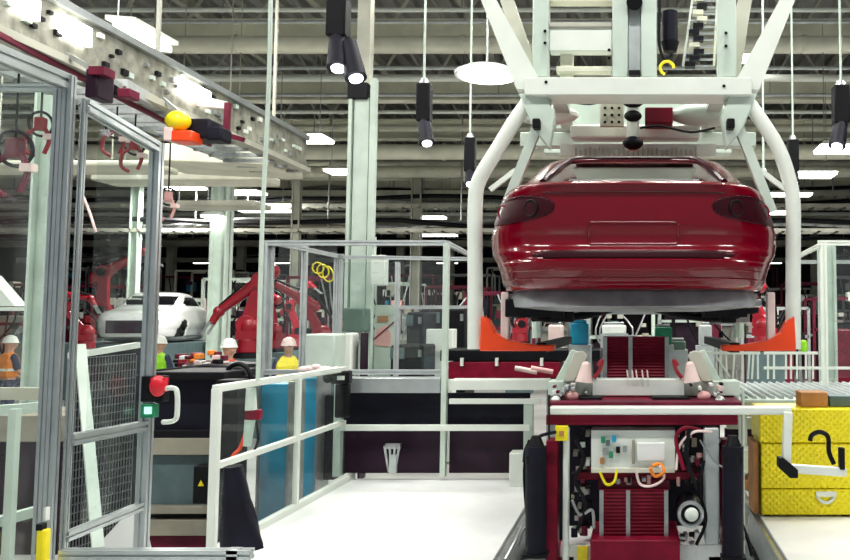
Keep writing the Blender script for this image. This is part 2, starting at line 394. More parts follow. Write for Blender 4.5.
MB().pbox(84, 68, 98, 97, 9, .3).build('case', 'purple', t, bevel=.02); MB().bar(P(91, 68, 9.15), (-5.93, 9.15, EYE+2.75), .05).build('mounting_arm', 'steel', t); MB().pbox(88, 66, 104, 74, 8.95, .2).build('cap', 'darkred', t)
t = thing('trolley_motor', 'small red box motor hanging left of the yellow one', 'motor', P(124, 97, 9.6))
MB().bar(P(124, 88, 9.7), (-5.93, 9.7, EYE+2.75), .05).build('mounting_arm', 'steel', t)
MB().pbox(117, 88, 130, 97, 9.6, .2).build('case', 'darkred', t, bevel=.01); MB().pbox(102, 84, 116, 94, 9.7, .2).build('coupling', 'black', t, bevel=.02)
# ---------------------------------------------------------------- hanging spot lamps
def spotlamp(label, px, ptop, pbot, Y, wpx, headdx, headpy, double=False):
    top = P(px, ptop, Y); bot = P(px, pbot, Y); w = wpx/900*Y
    t = thing('hanging_spotlight', label, 'spotlight', bot, 'hanging black spotlights')
    MB().tube(top, (top.x, Y, 11), .012, seg=6).build('cable', 'greenwhite', t)
    MB().tube(top+Vector((0, 0, .05)), top, w*.25, w*.4).build('connector', 'steel', t)
    MB().box(bot.x-w/2, bot.x+w/2, Y-w/2, Y+w/2, bot.z, top.z).build('ballast_box', 'black', t, bevel=.012)
    hs = [(headdx, headpy)] if not double else [(headdx, headpy), (headdx+18, headpy+10)]
    for dx, py in hs:
        e = P(px+dx, py, Y-.1); s = bot+Vector((0, 0, .02)) if dx < 12 or not double else bot+Vector((w*.5, 0, -.02))
        d = (e-s).normalized()
        MB().tube(s, s+d*.06, w*.3).build('neck', 'black', t)
        hd = MB().tube(s+d*.03, e, w*.45, w*.55, 16).build('lamp_head', 'darknavy', t)
        MB().tube(e-d*.01, e+d*.015, w*.36, w*.33, 16).build('lens', 'spot', hd)
    return t
spotlamp('large twin headed black spotlight hanging at top, left of the tall column', 338, -40, 38, 6.5, 20, 0, 68, True)
spotlamp('black spotlight hanging right of the tall column', 424, 84, 122, 8.5, 14, 3, 143)
spotlamp('slim black spotlight hanging beside the left carrier arm', 470, 138, 172, 10.5, 11, 0, 184)
spotlamp('black spotlight hanging at the top right edge', 841, 86, 124, 8.5, 16, -4, 146)
spotlamp('black spotlight hanging just right of the carrier arm', 793, 140, 172, 10.5, 11, 1, 183)
spotlamp('small black spotlight behind the right carrier arm', 764, 172, 198, 14, 9, -1, 208)
for (x, y0, Y, lb) in ((763, 20, 14, 'thin pale cable hanging right of the carrier'),):
    MB().tube(P(x, -30, Y), P(x, 172, Y), .015, seg=6).build('hanging_cable', 'greenwhite', label=lb, cat='cable')
MB().path([P(271, -30, 6.85), P(269, 80, 6.85), P(262, 230, 6.85), P(258, 381, 6.85)], .018, seg=8).build('air_hose', 'greenwhite', label='long pale air hose hanging down to the railing', cat='hose')
# ================================================================ PLATFORMS
def platform(x0, x1, y0, y1, label):
    t = thing('raised_platform', label, 'platform', ((x0+x1)/2, (y0+y1)/2, -.5))
    MB().box(x0, x1, y0, y1, -.06, 0).build('deck', 'platform', t, bevel=.008)
    f = MB(); f.box(x0+.03, x1-.03, y0+.05, y1-.05, -.42, -.07)
    f.build('frame', 'aludull', t)
    f = MB()
    for x in (x0+.1, x1-.1):
        for y in (y0+.1, y1-.1): f.box(x-.05, x+.05, y-.05, y+.05, -.5, -.4)
    f.build('feet', 'black', t)
    return t
platform(-2.98, -.97, 1.2, 9.25, 'white raised work platform left of the car lift')
platform(1.0, 4.4, 1.2, 8.6, 'white raised work platform under the yellow toolbox')
MB().box(-.95, .98, 3.2, 8.5, -.5, -.42).build('pit_floor', 'aludull', label='grey metal base plate in the gap between the platforms', cat='plate')
e = MB(); e.bar((-.93, 1.3, -.03), (-.93, 9.1, -.03), .03, .06)
e.build('edge_rail', 'steel', label='steel edge strip along the left platform', cat='edge strip')
MB().bar((.96, 1.3, -.03), (.96, 8.5, -.03), .03, .06).build('edge_rail', 'steel', label='steel edge strip along the right platform', cat='edge strip')
# ---------------------------------------------------------------- side railing (left)
XR = -2.9
rt = thing('guard_railing', 'pale metal guard railing along the left platform edge', 'railing', (XR, 7.6, 0))
def rz(py, Y): return P(0, py, Y).z
Yn, Yf = 6.25, 9.1
for i, (Y, w) in enumerate(((Yn, .055), (7.75, .045))):
    MB().bar((XR, Y, .0), (XR, Y, 1.13), w).build('post', 'white', rt, bevel=.004)
for z, w in ((1.13, .05), (.60, .045)):
    MB().bar((XR, Yn-.02, z), (XR-.04, Yf, z-.02), w).build('rail', 'white', rt, bevel=.004)
MB().box(XR-.03, XR+.03, Yn, Yf, 0, .05).build('kick_rail', 'white', rt)
MB().box(XR-.006, XR+.006, Yn+.05, Yf-.1, .06, .57).build('clear_panel', 'glass', rt)
MB().box(XR-.006, XR+.006, Yn+.05, Yf-.1, .63, 1.10).build('clear_panel', 'glass', rt)
# back barrier
bt = thing('back_barrier', 'back railing with brushed metal top and dark panels behind the white floor', 'barrier', (-2, 9.15, 0))
for px in (337, 444, 528):
    w = 5 if px != 444 else 4.5
    MB().pbox(px-w, (372 if px == 337 else 404) if px != 444 else 243, px+w, 477, 9.12, .09).build('post', 'greenwhite', bt, bevel=.004)
MB().pbox(343, 378, 440, 393, 9.14, .3).build('top_panel', 'alu', bt, bevel=.005)
MB().pbox(340, 425, 530, 431, 9.10, .06).build('rail', 'white', bt, bevel=.004)
MB().pbox(343, 393, 530, 425, 9.35, .04).build('dark_panel', 'darknavy', bt)
MB().pbox(343, 431, 440, 473, 9.30, .04).build('dark_panel', 'purple', bt)
MB().pbox(449, 431, 530, 473, 9.30, .04).build('dark_panel', 'purple', bt)
MB().pbox(449, 380, 548, 390, 9.14, .3).build('top_panel', 'white', bt, bevel=.005)
MB().pbox(449, 399, 540, 404, 9.10, .06).build('rail', 'white', bt)
# grey cabinets seen between shelves right of post
MB().pbox(509, 446, 529, 480, 8.8, .2).build('paper_box', 'white', bevel=.01, label='small white box on the floor at the left of the lift', cat='box').location.z = .0
# small bracket
t = thing('floor_bracket', 'small grey cup shaped bracket on the dark back panel', 'bracket', P(392, 473, 9.0))
b = MB()
for dx in (-5, -1.5, 2, 5): b.bar(P(392+dx*.6, 472, 9.05), P(392+dx*1.5, 446, 9.0), .02, .02)
b.build('fins', 'steel', t); MB().pbox(385, 444, 400, 449, 9.0, .06).build('rim', 'steel', t); MB().pbox(389, 455, 396, 473, 9.0, .06).build('stem', 'aludull', t)
# black camera-like device on corner post
t = thing('control_pendant', 'black control unit clamped on the corner post of the railing', 'control unit', P(338, 400, 8.9))
MB().pbox(330, 371, 349, 384, 8.9, .12).build('head', 'black', t, bevel=.015)
MB().pbox(334, 384, 348, 418, 8.92, .1).build('body', 'black', t, bevel=.015)
MB().ball(P(328, 378, 8.9), .05).build('knob', 'black', t); MB().pbox(337, 376, 344, 380, 8.88, .03).build('badge', 'white', t)
# cyan crates behind side railing
for (x0, x1, y0, y1, Y, lb) in ((258, 289, 384, 505, 8.4, 'tall blue panel nearest the black coat behind the railing'), (293, 317, 378, 486, 9.3, 'second blue panel behind the railing, beside the dark corner')):
    p = P(x0, y1, Y); q = P(x1, y0, Y)
    t = thing('blue_panel', lb, 'panel', p)
    MB().box(p.x, q.x, Y, Y+.35, -.5, q.z).build('panel', 'cyan', t, bevel=.01)
    MB().box(p.x-.02, p.x, Y-.02, Y+.37, -.5, q.z+.02).build('frame', 'steel', t); MB().box(q.x, q.x+.02, Y-.02, Y+.37, -.5, q.z+.02).build('frame', 'steel', t)
MB().pbox(318, 395, 336, 480, 9.5, .4).build('dark_cabinet', 'darknavy', bevel=.01, label='dark cabinet in the corner right of the blue panels', cat='cabinet')
# tool hanging
t = thing('spray_tool', 'white and red hand tool hanging behind the near railing post', 'tool', P(243, 450, 6.9))
MB().tube(P(251, 388, 6.9), P(251, 410, 6.9), .035, .045).build('bottle', 'white', t)
MB().pbox(244, 410, 259, 420, 6.88, .08).build('collar', 'machinered', t, bevel=.01)
MB().tube(P(250, 420, 6.9), P(247, 446, 6.9), .04, .03).build('handle', 'greenwhite', t)
MB().path([P(246, 432, 6.9), P(240, 448, 6.9), P(232, 458, 6.88), P(230, 480, 6.9)], .014).build('hose', 'orange_red', t)
MB().path([P(256, 420, 6.95), P(258, 440, 6.95), P(252, 455, 6.93)], .01).build('hose', 'black', t)
MB().box(P(226, 0, 7.0).x, P(248, 0, 7.0).x, 7.05, 7.25, -.5, P(0, 380, 7.05).z).build('black_cabinet', 'black', bevel=.01, label='black cabinet behind the white and red hand tool', cat='cabinet')
# black coat hanging on rail
ct = MB(); rings = []
for k in range(9):
    t_ = k/8; py = 466+t_*82; cx = 233+t_*9; hw = 7+t_*13
    c = P(cx, py, 6.0); w = hw/900*6.0
    rings.append([(c.x+w*math.cos(a*PI/8)*(1+.08*math.sin(3*a+k)), c.y+.09*math.sin(a*PI/8)*(1+.5*t_), c.z) for a in range(16)])
ct.loft(rings).build('hanging_coat', 'darknavy', label='black cloth coat hanging on the near railing post', cat='coat')
# foreground low barrier bar
Yb = 4.3
t = thing('low_barrier', 'grey metal low barrier bar across the bottom left', 'barrier', P(160, 560, Yb))
zb = P(0, 554, Yb).z
MB().prof((P(62, 554, Yb).x, Yb, zb), (P(252, 554, Yb).x, Yb, zb), .06, .045).build('top_bar', 'alu', t)
MB().box(P(246, 0, Yb).x, P(258, 0, Yb).x, Yb-.03, Yb+.03, 0, zb+.026).build('end_post', 'alu', t, bevel=.004)
MB().box(P(62, 0, Yb).x, P(68, 0, Yb).x, Yb-.02, Yb+.02, 0, zb).build('end_post', 'alu', t)
# ---------------------------------------------------------------- glass door & enclosure left
YA, YB = 4.35, 5.2
A = P(58, 250, YA); B_ = P(153, 250, YB)
zA = P(68, 76, YA).z; zB = P(158, 141, YB).z
ent = thing('glass_enclosure', 'near aluminium frame enclosure with thick post at the far left', 'enclosure', (A.x, YA, 0))
MB().prof((A.x-.026, YA, 0), (A.x-.026, YA, zA), .04, .042).build('post', 'alu', ent)
MB().prof((A.x+.019, YA, 0), (A.x+.019, YA, zA), .045, .042).build('post', 'alu', ent)
MB().prof((A.x, YA+.03, zA-.03), (A.x-.02, 2.6, zA-.03), .06, .075).build('top_beam', 'alu', ent)
MB().prof((A.x, YA, zA-.06), (-4.6, YA, zA-.06), .035).build('cross_beam', 'aludull', ent)
MB().box(A.x-.026, A.x-.02, 2.6, YA-.04, .1, zA-.08).build('clear_panel', 'glass', ent)
A.x += .0
dt = thing('glass_door', 'aluminium framed clear glass door standing beside the thick left post', 'door', (B_.x, YB, 0))
dz = .05
zt1 = P(83, 99, YA+.06).z; 
MB().prof((A.x+.058, YA+.06, zt1-.03), (B_.x, YB, zB-.04), .055, .06).build('top_rail', 'alu', dt)
MB().prof((B_.x, YB, 0.), (B_.x, YB, zB-.01), .06, .06).build('stile', 'alu', dt)
MB().prof((A.x+.058, YA+.06, 0.), (A.x+.058, YA+.06, zt1), .022, .03).build('stile', 'alu', dt)
MB().prof((A.x+.058, YA+.06, 1.02), (B_.x, YB, 1.0), .05, .055).build('middle_rail', 'alu', dt)
MB().prof((A.x+.058, YA+.06, .56), (B_.x, YB, .55), .04, .045).build('lower_rail', 'alu', dt)
def quadpane(x0, y0, x1, y1, a0, a1, b0, b1):
    return MB().hull8([(x0, y0, a0), (x1, y1, b0), (x1+.006, y1, b0), (x0+.006, y0, a0), (x0, y0, a1), (x1, y1, b1), (x1+.006, y1, b1), (x0+.006, y0, a1)])
quadpane(A.x+.11, YA+.1, B_.x-.02, YB-.03, 1.05, zt1-.06, 1.03, zB-.08).build('clear_panel', 'glass', dt)
quadpane(A.x+.11, YA+.1, B_.x-.02, YB-.03, .59, 1.0, .58, .97).build('clear_panel', 'glass', dt)
# latch on post B
t = dt
Yl = YB-.05
MB().pbox(140, 376, 164, 402, Yl, .07).build('latch_box', 'black', t, bevel=.006)
lk = MB().ball(P(158, 386, Yl-.02), .055, (.8, .8, 1.1)); lk.pbox(150, 378, 164, 392, Yl-.03, .05).build('latch_knob', 'signalred', t, label='red latch knob')
MB().path([P(163, 389, Yl), P(172, 388, Yl-.03), P(177, 392, Yl-.04), P(177, 415, Yl-.04), P(173, 421, Yl-.03), P(163, 422, Yl)], .014, sub=4).build('handle', 'white', t, label='white bow handle')
MB().pbox(140, 404, 154, 418, Yl-.01, .06).build('switch', 'green', t, bevel=.004, label='green switch')
MB().pbox(144, 407, 151, 414, Yl-.02, .02).build('switch_light', 'cone_light', t)
t = thing('yellow_handle', 'yellow and black grip at the foot of the thick left post', 'grip', P(38, 565, 4.2))
MB().pbox(33, 530, 45, 590, 4.2, .05).build('grip', 'yellow', t, bevel=.01); MB().pbox(35, 524, 42, 531, 4.2, .04).build('cap', 'black', t, bevel=.005)
MB().pbox(43, 508, 46, 521, 4.25, .03).build('label_plate', 'white', label='small white strip above the yellow grip', cat='strip')
# ---------------------------------------------------------------- left background railing
t = thing('guard_railing', 'pale green railing at the far left edge behind the thick post', 'railing', P(10, 560, 5.6))
MB().bar(P(-40, 413, 5.6), P(40, 407, 5.9), .06).build('rail', 'greenwhite', t)
MB().bar(P(-40, 532, 5.6), P(40, 510, 5.9), .06).build('rail', 'greenwhite', t)
MB().bar(P(15, 409, 5.7), (P(15, 409, 5.7).x, 5.7, -.5), .05).build('post', 'greenwhite', t)
# slatted bench behind door
t = thing('mesh_guard', 'dark mesh guard panel with pale slanted brace seen through the glass door', 'guard', P(100, 520, 7.2))
a = [P(70, 356, 7.4), P(138, 345, 8.1)]
MB().hull8([(a[0].x, 7.4, -.5), (a[1].x, 8.1, -.5), (a[1].x, 8.15, -.5), (a[0].x, 7.45, -.5), (a[0].x, 7.4, a[0].z), (a[1].x, 8.1, a[1].z), (a[1].x, 8.15, a[1].z), (a[0].x, 7.45, a[0].z)]).build('mesh_panel', 'darknavy', t)
MB().bar(a[0], a[1], .05).build('top_rail', 'white', t)
w = MB()
for i in range(24):
    f = i/23; w.bar((a[0].x+(a[1].x-a[0].x)*f, 7.38+.7*f, -.4), (a[0].x+(a[1].x-a[0].x)*f, 7.38+.7*f, a[0].z-.02), .008)
for i in range(26):
    z = .0-.4+i*.07; w.bar((a[0].x, 7.37, z), (a[1].x, 8.07, z+.02), .008)
w.build('wire_mesh', 'steel', t)
MB().bar(P(80, 345, 6.6), P(98, 548, 6.0), .07, .03).build('brace', 'greenwhite', t, label='pale slanted brace')
MB().prism([(P(x, y, 6.4).x, P(x, y, 6.4).z) for x, y in ((84, 560), (150, 560), (140, 515), (128, 512))], 6.4, 6.45).build('floor_stand_in', 'platform', label='upright sheet standing in for white floor at the foot of the glass door', cat='sheet')  # made-up sheet drawn where white floor shows through the door
# low cabinet bench centre-left
t = thing('equipment_bench', 'dark topped metal bench with beige shelves behind the glass door', 'bench', P(185, 545, 7.6))
def band(y0, y1, m, nm='shelf', dY=0, x0=146, x1=222, dep=.5): MB().pbox(x0, y0, x1, y1, 7.6+dY, dep).build(nm, m, t, bevel=.005)
band(378, 430, 'darknavy', 'top_box', .05); band(430, 438, 'black', 'top'); band(438, 455, 'beige', 'drawer_front')
band(455, 506, 'greyteal', 'cabinet_front', .06); band(506, 514, 'beige'); band(514, 520, 'black', 'gap', .08); band(520, 536, 'beige')
band(536, 552, 'darkred', 'lower_panel', .05)
b = MB().pbox(150, 372, 224, 380, 7.5, .7).build('lid', 'black', t, bevel=.01)
t = thing('junction_box', 'black electrical box with yellow warning triangle on the bench front', 'electrical box', P(205, 506, 7.5))
MB().pbox(192, 466, 222, 504, 7.45, .15).build('case', 'black', t, bevel=.01)
p = [P(x, y, 7.445) for x, y in ((198, 486), (204, 486), (201, 480))]
MB().prism([(q.x, q.z) for q in p], 7.44, 7.452).build('warning_triangle', 'yellow', t)
t = thing('cable_reel', 'black curved cable reel sitting on the bench lid', 'reel', P(238, 376, 7.8))
MB().torus(P(238, 378, 7.8), (.2, 1, 0), .12, .02, 0, 2*PI).build('ring', 'black', t)
MB().torus(P(238, 378, 7.9), (.2, 1, 0), .08, .02, 0, 2*PI).build('hub', 'rubber', t)
MB().bar(P(220, 379, 7.8), P(256, 379, 7.8), .05).build('stand', 'black', t)
t = thing('black_tray', 'dark cloth covered tray in front of the red robots', 'tray', P(190, 378, 9))
MB().prism([(P(x, y, 9.5).x, P(x, y, 9.5).z) for x, y in ((150, 385), (232, 388), (232, 366), (205, 364), (150, 370))], 9.5, 10.3).build('tray', 'black', t, bevel=.02)
random.seed(5)
for k in range(34):
    x = random.uniform(168, 222); y = random.uniform(350, 366); w = random.uniform(3, 9)
    MB().pbox(x, y, x+w, y+random.uniform(3, 7), 9.6+random.random()*.4, .12).build('metal_part', random.choice(['darkred', 'robotred', 'pinkwhite', 'orange', 'darkred', 'black', 'white', 'machinered']), t, bevel=.008)
# ---------------------------------------------------------------- glass cell behind (centre-left)
Y1, Y2 = 9.4, 12.2
gc = thing('glass_cell', 'large clear panelled aluminium cell left of the tall column', 'enclosure', P(350, 380, Y1))
def pp(px, Y, y0, y1, w, m='aludull', n='post'): MB().prof(P(px, y0, Y), (P(px, y0, Y).x, Y, P(0, y1, Y).z), w).build(n, m, gc)
pp(266, Y1, 242, 380, .06); pp(272, Y1+.05, 242, 380, .05); pp(305, 10.6, 246, 378, .06); pp(337, Y2, 254, 374, .06); pp(341.5, Y2, 254, 374, .05); pp(398, Y2, 262, 376, .06)
for a, b, w in ((P(263, 243, Y1), P(446, 243, Y1), .055), (P(275, 243, Y1), P(337, 256, Y2), .05), (P(337, 257, Y2), P(470, 259, Y2), .05), (P(446, 243, Y1), P(472, 256, Y2), .05),
                (P(263, 372, Y1), P(446, 372, Y1), .05), (P(395, 307, Y2), P(470, 307, Y2), .04), (P(275, 243, Y1+.2), P(300, 243, Y1+.2), .04)):
    MB().prof(a, b, w).build('beam', 'aludull', gc)
MB().pbox(275, 247, 337, 370, Y2-.02, .01).build('clear_panel', 'glass', gc)
MB().pbox(342, 262, 397, 370, Y2-.02, .01).build('clear_panel', 'glass', gc)
MB().pbox(400, 262, 445, 370, Y2-.02, .01).build('clear_panel', 'glass', gc)
t = thing('switch_box', 'white switch box mounted on the tall column', 'electrical box', P(377, 285, 12.8))
MB().pbox(370, 255, 385, 285, 12.75, .2).build('case', 'white', t, bevel=.01); MB().pbox(374, 237, 376, 255, 12.85, .03).build('conduit', 'greenwhite', t)
MB().pbox(342, 308, 364, 332, 12.7, .32).build('cabinet', 'greenbox', bevel=.02, label='dark green box in front of the tall column', cat='cabinet')
MB().pbox(341, 333, 352, 483, 11.6, .3).build('cabinet', 'white', bevel=.02, label='narrow white box at the foot of the tall column', cat='cabinet')
MB().pbox(357, 333, 362, 481.5, 11.7, .3).build('cabinet', 'purple', bevel=.02, label='narrow dark cabinet at the foot of the tall column', cat='cabinet')
MB().pbox(424, 329, 453, 320+2.1*900/13.3, 13.3, .3).build('white_carton', 'white', bevel=.01, label='white carton standing between dark cabinets', cat='carton')
for i, (x0, y0, x1, y1, m, lb) in enumerate(((404, 312, 424, 362, 'darknavy', 'dark navy machine left of the white carton'), (418, 309, 466, 358, 'black', 'tall dark machine behind the white carton'), (388, 345, 424, 375, 'black', 'low black machine under the navy one'))):
    t = thing('machine_cabinet', lb, 'machine', P(x0, y1, 14+i*.5)); Yk = [13.9, 15.2, 12.6][i]
    MB().pbox(x0, y0, x1, 320+2.1*900/Yk, Yk, .9).build('case', m, t, bevel=.03)
    MB().pbox(x0+2, y0+3, x0+(x1-x0)*.45, y0+14, Yk-.03, .03).build('door', 'greyteal', t)
    MB().pbox(x1-6, y0+5, x1-3, y0+12, Yk-.04, .04).build('handle', 'steel', t)
t = thing('notice_board', 'pale board with red and pink printing right of the tall column', 'board', P(380, 360, 13.6))
MB().pbox(372, 305, 396, 459, 13.6, .06).build('board', 'greenwhite', t)
MB().prism([(P(x, y, 13.58).x, P(x, y, 13.58).z) for x, y in ((374, 345), (377, 330), (385, 325), (391, 333), (390, 347))], 13.58, 13.6).build('print', 'pink', t)
MB().pbox(377, 316, 388, 322, 13.58, .02).build('print', 'brown', t)
MB().bar(P(373, 340, 13.57), P(394, 322, 13.57), .02).build('red_strip', 'machinered', t)
# red low counter behind (450-548)
t = thing('parts_rack', 'dark red fronted parts rack with black top left of the lift', 'rack', P(500, 378, 11))
MB().pbox(448, 362, 560, 379, 11, .5).build('front', 'machinered', t, bevel=.01); MB().pbox(440, 350, 600, 361, 11, .9).build('top', 'black', t, bevel=.01)
for x in (460, 495, 540): MB().pbox(x, 358, x+3, 366, 10.95, .05).build('clip', 'white', t)
for i, (x, m) in enumerate(((525, 'pinkwhite'), (541, 'pink'))): MB().tube(P(x-10, 368, 10.85), P(x+12, 372, 10.85), .03).build('tube', m, t)
# shelf dark backs under the bench right of post 445
# ---------------------------------------------------------------- robots
def robot(label, px, py, Y, s=1., rz=0., a1=20, a2=100, a3=40, m='robotred', zb=None, flip=1):
    loc = P(px, py, Y); z0 = zb if zb is not None else loc.z
    t = thing('industrial_robot', label, 'robot', (0, 0, 0), 'red industrial robots')
    MB().tube((0,0,0), (0,0,.12), .38, .36, 20).build('foot', 'black', t)
    b = MB().tube((0,0,.12), (0,0,.42), .30, .27, 20); b.build('base', m, t, bevel=.02)
    b = MB().box(-.26, .26, -.24, .24, .42, .62); b.ball((0, 0, .7), .27, (1, .8, 1)); b.build('turntable', m, t)
    j1 = Vector((.08, 0, .75)); d1 = Vector((math.sin(R(a1)), 0, math.cos(R(a1)))); j2 = j1+d1*1.05
    l = MB().tube(j1-Vector((0, .16, 0)), j1+Vector((0, .16, 0)), .22, seg=18)
    l.hull8([*(j1+Vector(v) for v in ((-.16, -.12, 0), (.16, -.12, 0), (.16, .12, 0), (-.16, .12, 0))), *(j2+Vector(v) for v in ((-.11, -.1, 0), (.11, -.1, 0), (.11, .1, 0), (-.11, .1, 0)))])
    l.tube(j2-Vector((0, .15, 0)), j2+Vector((0, .15, 0)), .19, seg=18); l.build('lower_arm', m, t, bevel=.01)
    for j, n in ((j1, .17), (j2, .14)): MB().tube(j-Vector((0, .24, 0)), j-Vector((0, .15, 0)), n*.8, seg=16).build('motor', 'black', t)
    d2 = Vector((math.sin(R(a2)), 0, math.cos(R(a2)))); j3 = j2+d2*1.15
    u = MB().tube(j2-d2*.35, j2+d2*.3, .17, .15, 14); u.tube(j2+d2*.3, j3, .13, .09, 14); u.ball(j2-d2*.35, .15); u.build('upper_arm', m, t)
    d3 = Vector((math.sin(R(a3)), 0, math.cos(R(a3)))); w = MB().ball(j3, .13); w.tube(j3, j3+d3*.3, .1, .08, 12); w.build('wrist', m, t)
    g = MB().box(-.05, .05, -.05, .05, 0, .1)
    g = MB(); e = j3+d3*.3; g.bar(e-Vector((0, .18, 0)), e+Vector((0, .18, 0)), .07); g.bar(e-Vector((0, .18, 0)), e-Vector((0, .18, 0))+d3*.3, .05); g.bar(e+Vector((0, .18, 0)), e+Vector((0, .18, 0))+d3*.3, .05)
    g.build('gripper', 'steel', t)
    MB().path([(-.2, -.2, .5), j1+Vector((-.3, -.2, .4)), j2+Vector((-.25, -.2, .15)), j2+d2*.5+Vector((0, -.15, .2)), j3+Vector((0, 0, .12))], .035, seg=7).build('hose', 'black', t)
    t.location = (loc.x, Y, z0); t.scale = (s, s, s); t.rotation_euler = (0, 0, rz)
    if z0 > -.45:
        MB().box(loc.x-.45*s, loc.x+.45*s, Y-.4*s, Y+.4*s, -.5, z0).build('robot_pedestal', 'greyteal', bevel=.02, label='grey steel pedestal under the '+label.replace('red robot', 'robot'), cat='pedestal')
    return t
robot('red robot hunched at the front of the white car body', 86, 352, 20, .62, R(200), 40, 110, 150)
robot('red robot with raised arm behind the hood of the white car', 98, 338, 31, 1.25, R(10), 0, 60, 130)
robot('red robot reaching down right of the white car', 250, 358, 16.5, .8, R(185), -15, 128, 150)
robot('red robot behind the first pane of the glass cell', 274, 352, 21, .7, R(160), 10, 80, 140)
robot('red robot in the second pane of the glass cell', 322, 358, 19, .7, R(190), 25, 60, 170)
robot('red robot deep behind the glass cell, raised arm', 296, 350, 25, .7, R(10), -20, 40, 130)
robot('small far red robot beside the right enclosure', 765, 352, 21, .9, R(150), 20, 80, 140)
robot('far red robot under the car carrier at left', 520, 345, 26, .8, R(0), 20, 90, 150)
robot('far red robot at the far left edge behind the door post', 48, 345, 28, .9, R(20), 0, 100, 150)
# suspended weld tools upper left (seen through door)
def weldgun(label, px, py, Y, s, m='robotred'):
    c = P(px, py, Y); t = thing('weld_gun', label, 'weld gun', c, 'hanging weld guns')
    MB().tube((c.x, Y, c.z+.5*s), (c.x, Y, EYE+2.64), .012, seg=6).build('cable', 'black', t)
    MB().box(c.x-.1*s, c.x+.1*s, Y-.1*s, Y+.1*s, c.z+.2*s, c.z+.5*s).build('transformer', m, t, bevel=.02)
    b = MB(); b.path([c+Vector((-.1*s, 0, .25*s)), c+Vector((-.3*s, 0, .1*s)), c+Vector((-.32*s, 0, -.2*s)), c+Vector((-.12*s, 0, -.35*s))], .045*s); b.build('arm', m, t)
    b = MB(); b.path([c+Vector((.1*s, 0, .25*s)), c+Vector((.2*s, 0, 0)), c+Vector((.1*s, 0, -.3*s))], .045*s); b.build('arm', m, t)
    MB().torus(c+Vector((0, 0, .35*s)), (0, 1, .2), .26*s, .03*s).build('cable_loop', 'darknavy', t)
    MB().box(c.x+.12*s, c.x+.3*s, Y-.05, Y+.05, c.z+.0*s, c.z+.12*s).build('handle', 'pinkwhite', t)
weldgun('dark red weld gun hanging at the far left edge', 14, 172, 9.2, .7, 'darkred')
weldgun('blue grey and red weld gun hanging just left of the thick post', 40, 140, 9.6, .5)
weldgun('red weld gun hanging inside the glass door near its top', 116, 142, 11.0, .5)
weldgun('second red weld gun inside the glass door, lower right', 134, 158, 11.4, .5)
weldgun('pinkish weld gun hanging right of the glass door stile', 168, 208, 12.2, .45, 'pink')
MB().path([P(80, 190, 8), P(88, 208, 8), P(96, 232, 8)], .012).build('hanging_hose', 'pinkwhite', label='thin pale hose hanging inside the glass door', cat='hose')
